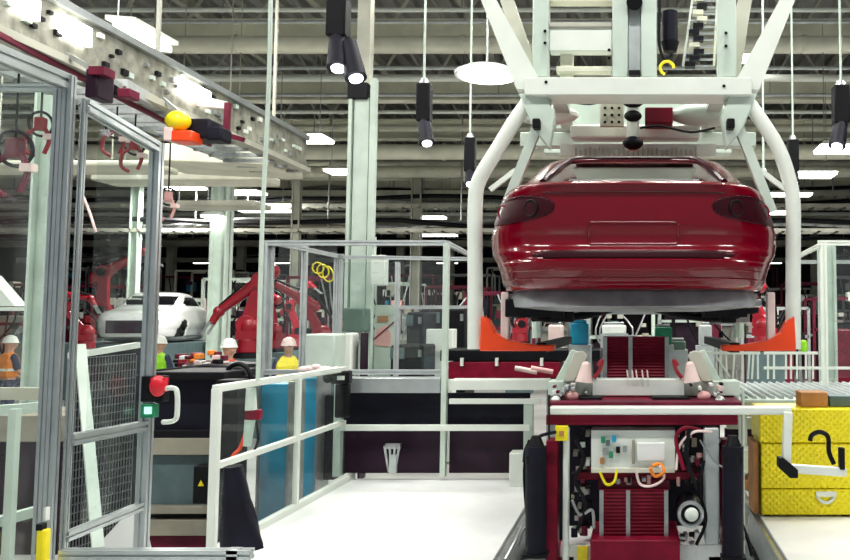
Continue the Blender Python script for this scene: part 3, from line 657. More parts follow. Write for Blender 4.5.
# ---------------------------------------------------------------- people
def person(label, px, Y, vest, trousers='denim', helmet='white', rz=0, arm=30):
    X = P(px, 300, Y).x
    t = thing('person', label, 'person', (0, 0, 0))
    def skin(name, verts, edges, rad, m, parent, sub=1):
        me = bpy.data.meshes.new(name); me.from_pydata(verts, edges, []); o = bpy.data.objects.new(name, me); C.objects.link(o); o.parent = parent
        sk = o.modifiers.new('s', 'SKIN'); me.skin_vertices or me.attributes
        if not me.skin_vertices:
            bpy.context.view_layer.update()
        sv = me.skin_vertices[0].data
        for i, r in enumerate(rad): sv[i].radius = (r, r*.8) if isinstance(r, float) else r
        sv[0].use_root = True
        ss = o.modifiers.new('u', 'SUBSURF'); ss.levels = ss.render_levels = sub
        for mm in (m if isinstance(m, list) else [m]): me.materials.append(M[mm])
        return o
    aa = R(arm); V = []; E = []; Rr = []
    def v(p, r, par=None):
        V.append(p); Rr.append(r)
        if par is not None: E.append((par, len(V)-1))
        return len(V)-1
    pel = v((0,0,.95), (.16, .11)); wst = v((0,0,1.10), (.14, .10), pel); ch = v((0,0,1.30), (.17, .12), wst); nk = v((0,0,1.46), (.06, .06), ch); hd0 = v((0,-.01,1.53), (.055, .06), nk)
    hd1 = v((0,-.015,1.58), (.11, .14), hd0); hd2 = v((0,-.01,1.68), (.11, .14), hd1); v((0,0,1.76), (.06, .08), hd2); v((0, -.125, 1.61), (.018, .022), hd1)
    for s in (-1, 1):
        sh = v((s*.18, 0, 1.40), (.06, .06), ch); el = v((s*.24, -.06*math.sin(aa), 1.12), (.045, .045), sh)
        wr = v((s*.24, -.06-.24*math.sin(aa), 1.12-.24*math.cos(aa)), (.03, .03), el)
        d = Vector((0, -math.sin(aa), -math.cos(aa))); wp = Vector(V[wr]); pm = v(tuple(wp+d*.06), (.038, .02), wr)
        for k, (off, ln) in enumerate(((-.03, .07), (-.01, .085), (.01, .08), (.03, .06))):
            f = v(tuple(wp+d*(.08+ln*.5)+Vector((off, 0, 0))), (.009, .009), pm); v(tuple(wp+d*(.08+ln)+Vector((off, .01, 0))), (.008, .008), f)
        v(tuple(wp+d*.06+Vector((-s*.05, -.02, 0))), (.010, .010), wr)
        hp = v((s*.09, 0, .88), (.09, .09), pel); kn = v((s*.10, -.01, .50), (.06, .06), hp); an = v((s*.11, .01, .09), (.04, .04), kn); v((s*.11, -.12, .04), (.04, .035), an)
    body = skin('body', V, E, Rr, [trousers], t)
    body.data.materials.clear()
    body.data.materials.append(M['skin'])
    # clothing shells
    def sub(name, idx, extra, m):
        mp = {i: k for k, i in enumerate(idx)}
        return skin(name, [V[i] for i in idx], [(mp[a], mp[b]) for a, b in E if a in mp and b in mp], [tuple(x+extra for x in Rr[i]) for i in idx], m, t)
    tl = [pel]+[i for i in range(len(V)) if V[i][2] < .9]
    sub('trousers', tl, .018, trousers)
    arms = [i for i in range(len(V)) if i > 8 and 1.0 < V[i][2] < 1.45 and Rr[i][0] > .044]
    sub('shirt', [wst, ch]+arms, .015, 'denim' if vest != 'denim' else 'black')
    skin('vest', [(0,0,.92), (0,0,1.1), (0,0,1.36), (0,0,1.52), (-.17,0,1.44), (.17,0,1.44)], [(0,1),(1,2),(2,3),(2,4),(2,5)], [(.20,.15), (.19,.145), (.22,.17), (.14,.12), (.12,.12), (.12,.12)], vest, t)
    MB().loft([[(.195*math.cos(a*PI/8), .15*math.sin(a*PI/8), z) for a in range(16)] for z in (1.12, 1.17)]).build('reflective_band', 'white', t)
    hm = MB(); hm.loft([[(r*math.cos(a*PI/10), -.01+r*1.12*math.sin(a*PI/10), z) for a in range(20)] for r, z in ((.135, 1.66), (.125, 1.67), (.115, 1.72), (.085, 1.78), (.03, 1.81))])
    hm.build('helmet', helmet, t)
    for s in (-1, 1): MB().ball((s*.03, -.10, 1.63), .012).build('eye', 'black', t)
    t.location = (X, Y, -.5); t.rotation_euler = (0, 0, rz); return t
person('worker in orange vest and white helmet at the far left edge', 12, 17.5, 'orange', helmet='white', rz=R(150), arm=60)
person('worker in lime green vest and white helmet facing the white car', 161, 17, 'lime', rz=R(170), arm=50)
person('worker in red orange vest and white helmet below the reaching robot', 230, 14.6, 'orange_red', rz=R(60), arm=40)
person('worker in yellow vest and pink helmet behind the glass cell', 290, 15.5, 'yellow', helmet='pinkwhite', rz=R(20), arm=30)
# ---------------------------------------------------------------- car shell generator
def car(name, label, cat_m, rot=0, loc=(0,0,0), detail=True):
    tab = [  # z, halfwidth, rear y, front y
        (0., .87, .20, 4.55), (.02, .90, .07, 4.62), (.07, .915, .03, 4.66), (.14, .93, .005, 4.68), (.19, .945, 0., 4.68), (.205, .955, .035, 4.68), (.26, .985, .05, 4.67), (.30, .995, .085, 4.66), (.34, 1.0, .095, 4.65),
        (.42, .995, .07, 4.64), (.50, .98, .06, 4.58), (.56, .965, .055, 4.48), (.62, .945, .055, 4.2), (.67, .925, .04, 3.7), (.70, .90, .03, 3.55), (.72, .88, .06, 3.46), (.74, .86, .16, 3.4), (.77, .83, .30, 3.28), (.81, .80, .44, 3.15),
        (.86, .77, .60, 3.0), (.91, .74, .76, 2.85), (.96, .705, .92, 2.72), (1.0, .67, 1.06, 2.62), (1.03, .62, 1.2, 2.5), (1.055, .52, 1.4, 2.3), (1.07, .3, 1.65, 2.05), (1.075, .05, 1.8, 1.9)]
    def at(z):
        for i in range(len(tab)-1):
            if tab[i][0] <= z <= tab[i+1][0]:
                f = (z-tab[i][0])/(tab[i+1][0]-tab[i][0]); return [tab[i][k]+(tab[i+1][k]-tab[i][k])*f for k in range(4)]
        return list(tab[-1])
    def S(a, z, off=0.):
        _, w, r, f = at(z); w += off; r -= off; f += off; c, s = math.cos(a), math.sin(a)
        m = (r+f)/2; h = (f-r)/2
        n = 4.4
        x = w*math.copysign(abs(c)**(2/n), c); y = m+h*math.copysign(abs(s)**(2/n), s)
        return Vector((x, y, z))
    tab = [(z if z < .75 else .75+(z-.75)*1.2, w*(1.10 if z < .45 else 1.10-.04*min(1, (z-.45)/.25)), r_, f_) for z, w, r_, f_ in tab]
    t = thing(name, label, 'car body', (0,0,0))
    N = 144; mb = MB(); zs = []
    for i in range(len(tab)-1):
        for k in range(2): zs.append(tab[i][0]+(tab[i+1][0]-tab[i][0])*k/2)
    zs.append(tab[-1][0])
    # angle parametrisation dense at rear/front faces: use equal-ish arc
    angs = []
    for q in range(4):
        for k in range(N//4):
            u = k/(N//4); angs.append(q*PI/2+u*PI/2)
    def hole(c):
        x, y, z = c
        if detail and .74 < z < 1.02 and y < 1.15 and abs(x) < .60-.1*(z-.74)/.28 and y < at(z)[2]+.2: return True
        if .80 < z < 1.03 and y > 2.3 and abs(x) < .62 and y > at(z)[3]-.3: return True
        if .77 < z < 1.01 and abs(x) > at(z)[1]-.12 and (1.05 < y < 1.75 or 1.85 < y < 2.75) and y < at(z)[3]-.35 and y > at(z)[2]+.3: return True
        for yc in (.95, 3.75):
            if abs(x) > .6 and (y-yc)**2+(z-.06)**2 < .36**2: return True
        return False
    vs = [[mb.bm.verts.new(S(a, z)) for a in angs] for z in zs]
    for i in range(len(zs)-1):
        for j in range(N):
            q = (vs[i][j], vs[i][(j+1) % N], vs[i+1][(j+1) % N], vs[i+1][j]); c = sum((v.co for v in q), Vector())/4
            if not hole(c): mb.bm.faces.new(q)
    mb.bm.faces.new(vs[-1])
    for v in [v for v in mb.bm.verts if not v.link_faces]: mb.bm.verts.remove(v)
    o = mb.build('shell', cat_m, t); o.modifiers.new('s', 'SOLIDIFY').thickness = .025
    o.data.set_sharp_from_angle(angle=R(60))
    def patch(a0, a1, z0, z1, off, nm, m, n1=24, n2=8, shape=None, parent=t, th=.006, label=None):
        p = MB(); g = [[S(a0+(a1-a0)*i/n1, z0+(z1-z0)*j/n2, off) for i in range(n1+1)] for j in range(n2+1)]
        vv = [[p.bm.verts.new(q) for q in r] for r in g]
        for j in range(n2):
            for i in range(n1):
                if shape and not shape((i+.5)/n1*2-1, (j+.5)/n2*2-1): continue
                p.bm.faces.new((vv[j][i], vv[j][i+1], vv[j+1][i+1], vv[j+1][i]))
        for v in [v for v in p.bm.verts if not v.link_faces]: p.bm.verts.remove(v)
        o = p.build(nm, m, parent, label=label); s = o.modifiers.new('s', 'SOLIDIFY'); s.thickness = th; s.offset = 0; return o
    fl = MB(); rg = [S(a, .0) for a in angs]
    fl.loft([[q*1. for q in rg], [Vector((q.x*1.0, .08+(q.y-.12)*.97, -.05)) for q in rg], [Vector((q.x*.96, .2+(q.y-.3)*.92, -.10)) for q in rg], [Vector((q.x*.72, .5+(q.y-.3)*.8, -.13)) for q in rg]])
    fl.build('underfloor', 'underbody', t)
    for s in (-1, 1):
        for y in (.95, 3.75): MB().prismx([(y+.33*math.cos(k*PI/12), .0+.33*math.sin(k*PI/12)) for k in range(13)], s*.66, s*.90).build('wheel_well', 'black', t)
    return t, S, patch, at
# ---- red car
t, S, patch, at = car('red_car_body', 'glossy dark red car body shell hung from a white overhead carrier', 'carred')
# angle helper: rear face is around a=-90deg
def ang(x, z):
    w = at(z)[1]; c = min(1, abs(x)/w)**(4.4/2); a = math.acos(c); return -a if x > 0 else -PI+a
el = lambda u, v: u*u+v*v < 1.0
for s in (-1, 1):
    a0, a1 = sorted((ang(s*.52, .55), ang(s*.99, .55)))
    patch(a0, a1, .46, .64, .004, 'tail_lamp_recess', 'carred_in', 60, 30, lambda u, v: (abs(u)**2.4+abs(v)**2.4) < 1, label='dark empty tail lamp recess')
    for xx, rr in ((s*.90, .055), (s*.68, .06)):
        c = S(ang(xx, .55), .55, .006); n = (S(ang(xx, .55), .55, .03)-S(ang(xx, .55), .55, 0)).normalized()
        MB().torus(c, n, rr*.9, .006).build('lamp_socket', 'black' if xx*s < .8 else 'machinered', t)
    # highlights seams on bumper corners
patch(ang(-.66, .235), ang(.66, .235), .212, .262, .0, 'bumper_slot', 'carred_in', 50, 4, lambda u, v: abs(u)**4+abs(v)**2 < 1)
patch(ang(-.30, .38), ang(.30, .38), .30, .455, .002, 'plate_recess', 'carred', 24, 10, lambda u, v: (abs(u)**10+abs(v)**10 < 1) and (abs(u) > .93 or abs(v) > .86))
patch(ang(-.92, .135), ang(.92, .135), .13, .136, .006, 'bumper_crease', 'carred', 60, 1)
patch(ang(-.93, .08), ang(.93, .08), .075, .081, .006, 'bumper_crease', 'carred', 60, 1)
patch(ang(-.60, .64), ang(.60, .64), .642, .648, .003, 'tailgate_seam', 'carred_in', 40, 1)
patch(ang(-.60, .69), ang(.60, .69), .694, .71, .006, 'tailgate_lip', 'carred', 40, 3)
# tailgate rim & hatch inner frame
def frame(z0, x0, z1, x1, w, m, nm, off=.0):
    pts = [S(ang(-x0, z0), z0, off), S(ang(-x1, z1), z1, off), S(ang(-x1*.5, z1+.01), z1+.01, off), S(ang(x1*.5, z1+.01), z1+.01, off), S(ang(x1, z1), z1, off), S(ang(x0, z0), z0, off)]
    MB().path(pts, w, sub=3).build(nm, m, t)
frame(.74, .62, 1.03, .50, .026, 'carred_in', 'hatch_frame', -.01)
# header sealer strip & white interior headliner seen through the opening
MB().box(-.5, .5, 1.4, 2.4, 1.03, 1.04).build('headliner', 'white', t)
MB().box(-.62, .62, .55, 2.9, .62, .64).build('parcel_floor', 'white', t)
MB().prism([(-.58, .64), (.58, .64), (.5, .90), (-.5, .90)], 1.1, 1.13).build('bulkhead', 'platform', t)
for s in (-1, 1): MB().box(min(s*.12, s*.42), max(s*.12, s*.42), .2, .24, -.075, -.04).build('tow_bracket', 'sealer', t)
for s in (-1, 1): MB().box(min(s*.5, s*.8), max(s*.5, s*.8), .55, 1.3, -.17, .0).build('subframe', 'black', t)
random.seed(9)
for s in (-1, 1):
    for k in range(9):
        x = s*random.uniform(.45, .88); y = random.uniform(.5, 1.4); z = random.uniform(-.22, -.09); w = random.uniform(.04, .12)
        MB().box(x-w, x+w, y, y+.15, z, -.04).build('suspension_mount', random.choice(['black', 'underbody', 'darknavy', 'steel']), t, bevel=.01)
    MB().path([(s*.9, .7, -.05), (s*.7, .8, -.17), (s*.4, .9, -.16), (s*.15, .95, -.10)], .03).build('suspension_arm', 'black', t)
    MB().tube((s*.62, 1.05, -.22), (s*.62, 1.05, .0), .05, seg=12).build('damper', 'steel', t)
t.location = (-.03, 5.8, 1.79)
# ---- white car
t2, S2, patch2, at2 = car('white_car_body', 'white unpainted car body shell on the line left', 'carwhite', detail=False)
MB().box(-.7, .7, .5, 3.0, .1, .14).build('floor_pan', 'sealer', t2)
MB().box(-.6, .6, 1.2, 3.1, .5, .92).build('interior_shade_block', 'black', t2)  # black block added so the windows read dark, as if shaded inside
MB().box(-.62, .62, 4.5, 4.705, .10, .40).build('opening_shade_block', 'purple', t2)  # dark block painted as the shade within the front opening
c = P(158, 338, 23); 
t2.rotation_euler = (0, 0, PI+R(14)); t2.scale = (1.0, 1.0, 1.12); t2.location = (-14.45, 28.3, 1.14)
MB().box(-15.9, -12.6, 23.8, 28.6, -.5, .98).build('car_skid', 'greyteal', bevel=.03, label='grey line conveyor carrying the white car body', cat='conveyor')
# ================================================================ OVERHEAD CARRIER
Yh = 6.55
random.seed(11)
ht = thing('car_carrier', 'large white steel overhead carrier holding the red car', 'carrier', (0, Yh, 1.4))
for nm, Yk, m, side in (('near', Yh, 'white', 0), ('far', 9.1, 'greenwhite', 1)):
    for s in (-1, 1):
        D = Vector((-.028, 0, 0)); q = lambda x, y: Vector((s*abs(P(638-x, y, Yh).x), Yk, P(0, y, Yh).z))
        if side == 0:
            MB().path([q(159, 349)+D, q(159, 260)+D, q(159, 205)+D, q(155, 180)+D, q(141, 150), q(124, 122), q(106, 97)], .056, seg=14, sub=4).build('arm', m, ht)
            MB().hull8([q(120, 92)+Vector((0, -.08, 0)), q(92, 92)+Vector((0, -.08, 0)), q(92, 92)+Vector((0, .08, 0)), q(120, 92)+Vector((0, .08, 0)), q(160, -8)+Vector((0, -.06, 0)), q(146, -8)+Vector((0, -.06, 0)), q(146, -8)+Vector((0, .06, 0)), q(160, -8)+Vector((0, .06, 0))]).build('brace', m, ht)
            b = MB(); b.prism([(q(x, y).x, q(x, y).z) for x, y in ((118, 96), (92, 96), (82, 118), (88, 150), (104, 130))][::s], Yh-.07, Yh+.07); b.build('gusset', 'greenwhite', ht, bevel=.01)
        MB().bar(q(90, 100) if side == 0 else q(80, 105), q(134, 212) if side == 0 else q(120, 200), .07 if side == 0 else .06).build('inner_leg', 'greenwhite', ht)
        MB().bar(q(148, 190), q(122, 170) if side == 0 else q(130, 160), .035).build('tie_rod', 'white', ht)
        if side == 1:
            MB().path([q(140, 345), q(140, 215), q(112, 110)], .05, sub=2).build('arm', m, ht)
for (x0, y0, x1, y1, Y, d, m, nm) in ((524, 77, 752, 95, Yh-.12, .28, 'white', 'crossbeam'), (520, 132, 756, 146, 8.0, .15, 'greenwhite', 'lower_crossbeam'),
        (612, -20, 628, 77, Yh, .12, 'greenwhite', 'upright'), (641, -20, 657, 77, Yh, .12, 'greenwhite', 'upright'), (628, -20, 641, 76, Yh+.06, .05, 'aludull', 'upright_web'),
        (532, -20, 549, 77, Yh, .12, 'greenwhite', 'side_upright'), (560, 51, 573, 77, Yh+.1, .1, 'cream', 'stub'), (718, -20, 736, 77, Yh, .12, 'greenwhite', 'side_upright'),
        (549, 27, 612, 51, Yh+.02, .12, 'white', 'tie_beam'), (556, 66, 612, 72, Yh+.05, .1, 'cream', 'tie_beam'), (549, 22, 612, 27, Yh+.0, .2, 'creamdark', 'tie_flange')):
    MB().pbox(x0, y0, x1, y1, Y, d).build(nm, m, ht, bevel=.008)
MB().pbox(549, -5, 612, 1, Yh+.02, .12).build('tie_beam', 'cream', ht)
MB().prism([(P(x, y, Yh+.3).x, P(x, y, Yh+.3).z) for x, y in ((524, 77), (500, 0), (514, 0), (540, 77))], Yh+.3, Yh+.4).build('back_brace', 'creamdark', ht)
MB().prism([(P(x, y, Yh+.3).x, P(x, y, Yh+.3).z) for x, y in ((740, 77), (752, 0), (738, 0), (724, 77))], Yh+.3, Yh+.4).build('back_brace', 'creamdark', ht)
MB().tube(P(634.5, 2, Yh-.05), P(634.5, 2, Yh+.2), .06, seg=16).build('pin', 'black', ht)
MB().pbox(629, 70, 640, 75, Yh-.02, .08).build('stop_block', 'black', ht)
for s in (0, 1):
    for x, y in ((545, 31), (545, 43), (545, 52), (608, 45), (608, 58), (611, 58), (727, 33), (727, 46), (545, 79), (725, 86)):
        pass
for x, y in ((545, 31), (545, 43), (609, 50), (609, 58), (726, 33), (726, 46), (546, 82), (724, 86)): MB().tube(P(x, y, Yh-.13), P(x, y, Yh-.0), .012, seg=8).build('bolt', 'black', ht)
# longitudinal top beams of the carrier
for s in (-1, 1): MB().box(s*.62-.06, s*.62+.06, Yh, 9.2, P(0, 90, Yh).z, P(0, 80, Yh).z).build('long_beam', 'greenwhite', ht, bevel=.006)
MB().box(-.95, .95, 9.0, 9.2, P(0, 92, Yh).z, P(0, 78, Yh).z).build('far_crossbeam', 'greenwhite', ht, bevel=.01)
MB().box(-1.1, 1.1, 9.02, 9.1, 2.55, 2.75).build('far_tie', 'white', ht)
# under-beam gear
MB().ball(P(548, 115, 7.4), .26, (1., .5, .34)).build('oval_cover', 'white', ht)
MB().ball(P(708, 115, 7.4), .28, (1.2, .5, .34)).build('oval_cover', 'greenwhite', ht)
MB().pbox(645, 107, 673, 123, 7.2, .25).build('red_box', 'machinered', ht, bevel=.01, label='dark red control box')
MB().pbox(600, 104, 624, 126, 7.3, .05).build('perforated_plate', 'cream', ht)
b = MB()
for i in range(3):
    for j in range(3): b.tube(P(605+i*7, 108+j*7, 7.28), P(605+i*7, 108+j*7, 7.32), .012, seg=8)
b.build('plate_holes', 'black', ht)
MB().tube(P(633, 98, 7.2), P(633, 150, 7.2), .05, seg=12).build('spindle', 'white', ht)
for y, r in ((100, .08), (116, .06), (143, .07)): MB().ball(P(633, y, 7.15), r, (1.2, .8, .8)).build('joint', 'black', ht)
for x in (536, 731): MB().pbox(x-4, 118, x+4, 128, 6.4, .1).build('clamp', 'black', ht, bevel=.01)
b = MB()
for k in range(26):
    x = 575+k*4.8; b.pbox(x, 146+random.random()*4, x+1.5, 156+random.random()*3, 7.6, .03)
b.build('comb_plate', 'creamdark', ht); MB().pbox(560, 144, 716, 156, 7.65, .03).build('back_plate', 'white', ht); MB().pbox(556, 97, 712, 128, 8.3, .05).build('back_plate', 'greenwhite', ht); MB().pbox(570, 124, 700, 138, 7.5, .2).build('inner_beam', 'white', ht, bevel=.02)
MB().path([P(640, 128, 7.1), P(660, 126, 7.1), P(690, 132, 7.1), P(715, 128, 7.1)], .01).build('cable', 'black', ht)
MB().path([P(560, 100, 7.1), P(590, 104, 7.1), P(612, 98, 7.1), P(626, 103, 7.1)], .01).build('cable', 'black', ht)
MB().path([P(668, 100, 7.1), P(690, 97, 7.1), P(700, 101, 7.1), P(716, 96, 7.1)], .014).build('cable', 'darknavy', ht)
# motor
MB().tube(P(670, 12, Yh+.1), P(670, 42, Yh+.1), .06, seg=16).build('drive_motor', 'darknavy', ht)
MB().tube(P(670, 42, Yh+.1), P(670, 52, Yh+.1), .07, .05, seg=16).build('motor_cap', 'black', ht)
MB().torus(P(667, 68, Yh), (0, 1, 0), .05, .012, 0, PI*1.4).build('yellow_hose', 'yellow', ht)
MB().path([P(660, 0, Yh), P(659, 40, Yh), P(664, 58, Yh), P(672, 54, Yh)], .012).build('hose', 'black', ht)
# cable chain
t = thing('cable_chain', 'dark drag chain and ladder gear hanging right of the carrier uprights', 'cable chain', P(700, 70, 6.9))
a = P(684, 66, 6.9); b_ = P(712, -12, 6.9); c_ = P(724, 66, 6.9)
MB().bar(P(683, 66, 6.9), P(694, -12, 6.9), .018).build('rail', 'white', t); MB().bar(P(714, 66, 6.9), P(718, -12, 6.9), .018).build('rail', 'cream', t)
for k in range(13):
    f = k/12; p0 = P(683+11*f, 66-78*f, 6.9); p1 = P(714+4*f, 66-78*f, 6.9)
    q0 = p0.lerp(p1, .2+.3*((k*7 % 5)/5)); MB().bar(p0, p1, .014).build('rung', 'steel', t)
    MB().box(q0.x-.035, q0.x+.045, 6.86, 6.94, q0.z-.012, q0.z+.022).build('link', random.choice(['black', 'darknavy', 'cream']), t)
# feet
for s in (-1, 1):
    f = thing('carrier_foot', ('left' if s < 0 else 'right')+' bright red support foot at the bottom of the white carrier arm', 'support foot', (s*1.15, Yh, 1.4))
    q = lambda x, y: (s*abs(P(638-x, y, Yh-.05).x), P(0, y, Yh-.05).z)
    poly = [q(156, 316), q(158, 351), q(84, 351), q(84, 345), q(104, 345), q(128, 341), q(143, 333), q(150, 320)]
    MB().prism(poly if s < 0 else poly[::-1], Yh-.07, Yh+.10).build('arm', 'orange_red', f, bevel=.008)
    MB().box(s*.96-.03, s*.96+.03, Yh-.05, Yh+.03, 1.42, 1.80).build('pin_post', 'pinkwhite', f, bevel=.01)
    MB().bar((s*.7, Yh, 1.40), (s*.7, 9.1, 1.40), .07).build('long_tube', 'black', f)
# ================================================================ LIFT MACHINE
Ym = 5.35
mt = thing('car_lift', 'red and white lifting machine with cables standing under the red car', 'lift machine', (0, Ym, -.42))
def part(x0, y0, x1, y1, Y, d, m, nm, bev=.004, label=None): return MB().pbox(x0, y0, x1, y1, Y, d).build(nm, m, mt, bevel=bev, label=label)
part(549, 407, 792, 415, Ym, .10, 'white', 'top_bar', .01)
part(546, 415, 738, 425, Ym+.02, .3, 'machinered', 'crossbeam')
part(548, 402, 742, 407, Ym+.1, .7, 'darkred', 'table_plate')
part(556, 423, 720, 560, Ym+.75, .05, 'darknavy', 'back_plate')
part(591, 430, 675, 472, Ym+.05, .16, 'white', 'electrical_panel')
part(637, 443, 665, 461, Ym+.03, .03, 'platform', 'display_cover')
for i, (x, y) in enumerate(((601, 437), (606, 440), (612, 436), (603, 449), (609, 452), (616, 447), (600, 458), (623, 446))): MB().pbox(x, y, x+4, y+6, Ym+.03, .03).build('terminal', ['green', 'greyteal', 'cyan', 'steel', 'green', 'black', 'brown', 'steel'][i], mt)
part(632, 440, 635, 464, Ym+.03, .03, 'beige', 'rail_strip'); part(591, 468, 675, 473, Ym+.04, .03, 'cream', 'panel_edge')
part(545, 440, 558, 575, Ym+.02, .14, 'machinered', 'left_column', .01)
part(562, 428, 569, 600, Ym, .08, 'white', 'left_post', .01); part(705, 428, 719, 545, Ym, .12, 'aludull', 'right_post', .01)
part(722, 440, 734, 560, Ym+.08, .14, 'machinered', 'right_column', .01)
t_ = part(555, 426, 568, 441, Ym-.03, .03, 'yellow', 'tag', label='yellow square tag'); MB().pbox(559, 431, 564, 436, Ym-.035, .01).build('tag_mark', 'brown', mt)
for (x, y0, y1, lb) in ((536, 446, 552, 'left'), (733, 446, 555, 'right')):
    a = P(x, y0, Ym-.05); b = P(x, y1, Ym-.05)
    c = MB().tube(a, b, .062, seg=16); c.build('cylinder', 'darknavy', mt)
    MB().tube(a+Vector((0, 0, .06)), a, .025, .05, 14).build('cylinder_cap', 'black', mt)
    MB().box(a.x-.05, a.x+.05, Ym-.1, Ym, a.z-.1, a.z-.05).build('clamp', 'black', mt, bevel=.005)
    MB().box(b.x-.07, b.x+.07, Ym-.12, Ym, b.z-.02, b.z+.0).build('foot_flange', 'black', mt)
part(548, 395, 550, 440, Ym-.04, .02, 'black', 'sensor_rod')
# bellows
def bellows(x0, y0, x1, y1, Y, d, n=14):
    a = P(x0, y1, Y); b = P(x1, y0, Y); cx = (a.x+b.x)/2; hw = (b.x-a.x)/2; rings = []
    for i in range(n*2+1):
        k = .005 if i % 2 else 0; z = a.z+(b.z-a.z)*i/(n*2)
        rings.append([(cx-hw+k, Y+k, z), (cx+hw-k, Y+k, z), (cx+hw-k, Y+d-k, z), (cx-hw+k, Y+d-k, z)])
    o = MB().loft(rings).build('bellows', 'bellows', mt, smooth=False)
    g = 5/900*Y*.5
    for px in (x0+3, x0+(x1-x0)*.42, x1-3):
        X = P(px, 0, Y).x; MB().box(X-g*.8, X+g*.8, Y-.015, Y+.0, a.z, b.z).build('guide_strip', 'steel', mt)
    return o
bellows(600, 490, 668, 541, Ym+.05, .35); bellows(603, 337, 669, 379, Ym+.75, .3)
part(590, 540, 680, 575, Ym-.05, .5, 'machinered', 'base_block', .01)
part(560, 545, 594, 600, Ym+.1, .5, 'platform', 'base_plate'); part(678, 545, 722, 600, Ym+.1, .5, 'platform', 'base_plate'); part(577, 548, 588, 562, Ym+.05, .1, 'yellow', 'corner_bumper')
part(575, 472, 700, 480, Ym+.12, .2, 'machinered', 'lower_beam'); part(598, 480, 670, 490, Ym+.1, .3, 'darkred', 'bellows_cap')
# pit level supports
for x in (-.5, .42): MB().box(x, x+.12, Ym+.1, Ym+.5, -.42, .2).build('leg', 'machinered', mt)
MB().box(-.55, .55, Ym-.05, Ym+.75, -.42, -.32).build('skid', 'aludull', mt)
# motor right
c = P(690, 512, Ym-.02)
MB().tube(c+Vector((0, -.06, 0)), c+Vector((0, .2, 0)), .078, seg=20).build('motor', 'black', mt)
MB().torus(c+Vector((0, -.06, 0)), (0, 1, 0), .066, .012).build('motor_rim', 'steel', mt); MB().ball(c+Vector((.005, -.07, 0)), .04, (1, .5, 1)).build('motor_hub', 'white', mt)
# clutter: valves, fittings
random.seed(3)
for (xa, xb, ya, yb, n) in ((571, 592, 428, 540, 44), (676, 703, 430, 492, 26), (672, 703, 532, 548, 6), (605, 668, 474, 488, 10), (708, 740, 436, 450, 5)):
    for k in range(n):
        x = random.uniform(xa, xb-6); y = random.uniform(ya, yb-6); w = random.uniform(3, 7); h = random.uniform(3, 9); m = random.choice(['black', 'steel', 'darkred', 'black', 'beige', 'white', 'darknavy', 'pink'])
        if k % 3 == 0: MB().tube(P(x+w/2, y, Ym+.1), P(x+w/2, y+h, Ym+.1), w/900*Ym*.5, seg=10).build('fitting', m, mt)
        else: MB().pbox(x, y, x+w, y+h, Ym+random.uniform(.05, .2), .08).build('valve_block', m, mt, bevel=.003)
for pts, r, m in (([(600, 472), (606, 484), (614, 482), (617, 470)], .008, 'yellow'), ([(636, 470), (640, 484), (652, 486), (664, 478), (660, 466)], .008, 'pinkwhite'), ([(650, 468), (655, 476), (664, 472), (660, 464), (652, 466)], .01, 'orange'),
                  ([(676, 470), (680, 445), (694, 432), (712, 432)], .008, 'pinkwhite'), ([(690, 428), (686, 450), (690, 470), (700, 496)], .014, 'black'), ([(700, 440), (715, 462), (735, 475), (741, 500), (744, 540)], .006, 'steel'),
                  ([(529, 440), (524, 470), (527, 520), (532, 552)], .008, 'black'), ([(556, 432), (540, 436), (527, 446), (524, 462)], .01, 'darknavy'), ([(684, 470), (676, 440), (684, 428), (700, 430)], .012, 'machinered'),
                  ([(576, 440), (584, 460), (575, 480), (586, 505), (577, 530)], .012, 'black'), ([(696, 545), (706, 520), (700, 490), (704, 460)], .01, 'black'), ([(518, 545), (523, 530), (530, 520)], .01, 'steel'), ([(740, 520), (748, 540), (752, 556)], .012, 'black'),
                  ([(572, 500), (580, 515), (592, 510), (594, 528)], .009, 'steel')):
    MB().path([P(x, y, Ym-.04+.02*(i % 2)) for i, (x, y) in enumerate(pts)], r, seg=7).build('cable', m, mt)
# top fixture
Yt = Ym+.35
def tpart(x0, y0, x1, y1, dy, d, m, nm, bev=.006): return MB().pbox(x0, y0, x1, y1, Yt+dy, d).build(nm, m, mt, bevel=bev)
tpart(592, 379, 685, 396, 0, .12, 'white', 'cross_plate'); tpart(548, 381, 592, 396, .08, .2, 'greenwhite', 'side_plate'); tpart(685, 381, 740, 396, .08, .2, 'greenwhite', 'side_plate')
tpart(579, 397, 602, 407, -.1, .15, 'black', 'pad'); tpart(600, 398, 650, 404, -.05, .1, 'machinered', 'pad_rail'); tpart(652, 397, 688, 407, -.1, .15, 'black', 'pad')
for s in (-1, 1):
    cx = 638+s*55
    q = lambda x, y, d=0: P(638+s*x, y, Yt+d)
    MB().tube(q(54, 382), q(52, 366), .055, .03, 14).build('locating_cone', 'pinkwhite', mt); MB().ball(q(52, 366), .03).build('cone_tip', 'pinkwhite', mt)
    MB().prism([(q(x, y).x, q(x, y).z) for x, y in ((76, 382), (64, 382), (50, 356), (56, 351), (64, 352))][::s], Yt+.03, Yt+.10).build('bracket', 'creamdark', mt, bevel=.006)
    MB().prism([(q(x, y).x, q(x, y).z) for x, y in ((86, 384), (70, 382), (62, 352), (68, 350))][::s], Yt+.12, Yt+.16).build('bracket', 'greenwhite', mt, bevel=.006)
    MB().ball(q(66, 396, -.08), .035, (1.2, 1, .9)).build('pink_knob', 'pink', mt); MB().ball(q(82, 401, -.1), .032).build('ball_joint', 'white', mt)
    MB().path([q(44, 378), q(38, 370), q(36, 360), q(40, 366)], .012).build('red_clip', 'robotred', mt)
for x in (628, 633, 637, 643, 648): MB().tube(P(x, 378, Yt-.02), P(x-1, 370, Yt-.02), .005, seg=6).build('spike', 'pinkwhite', mt)
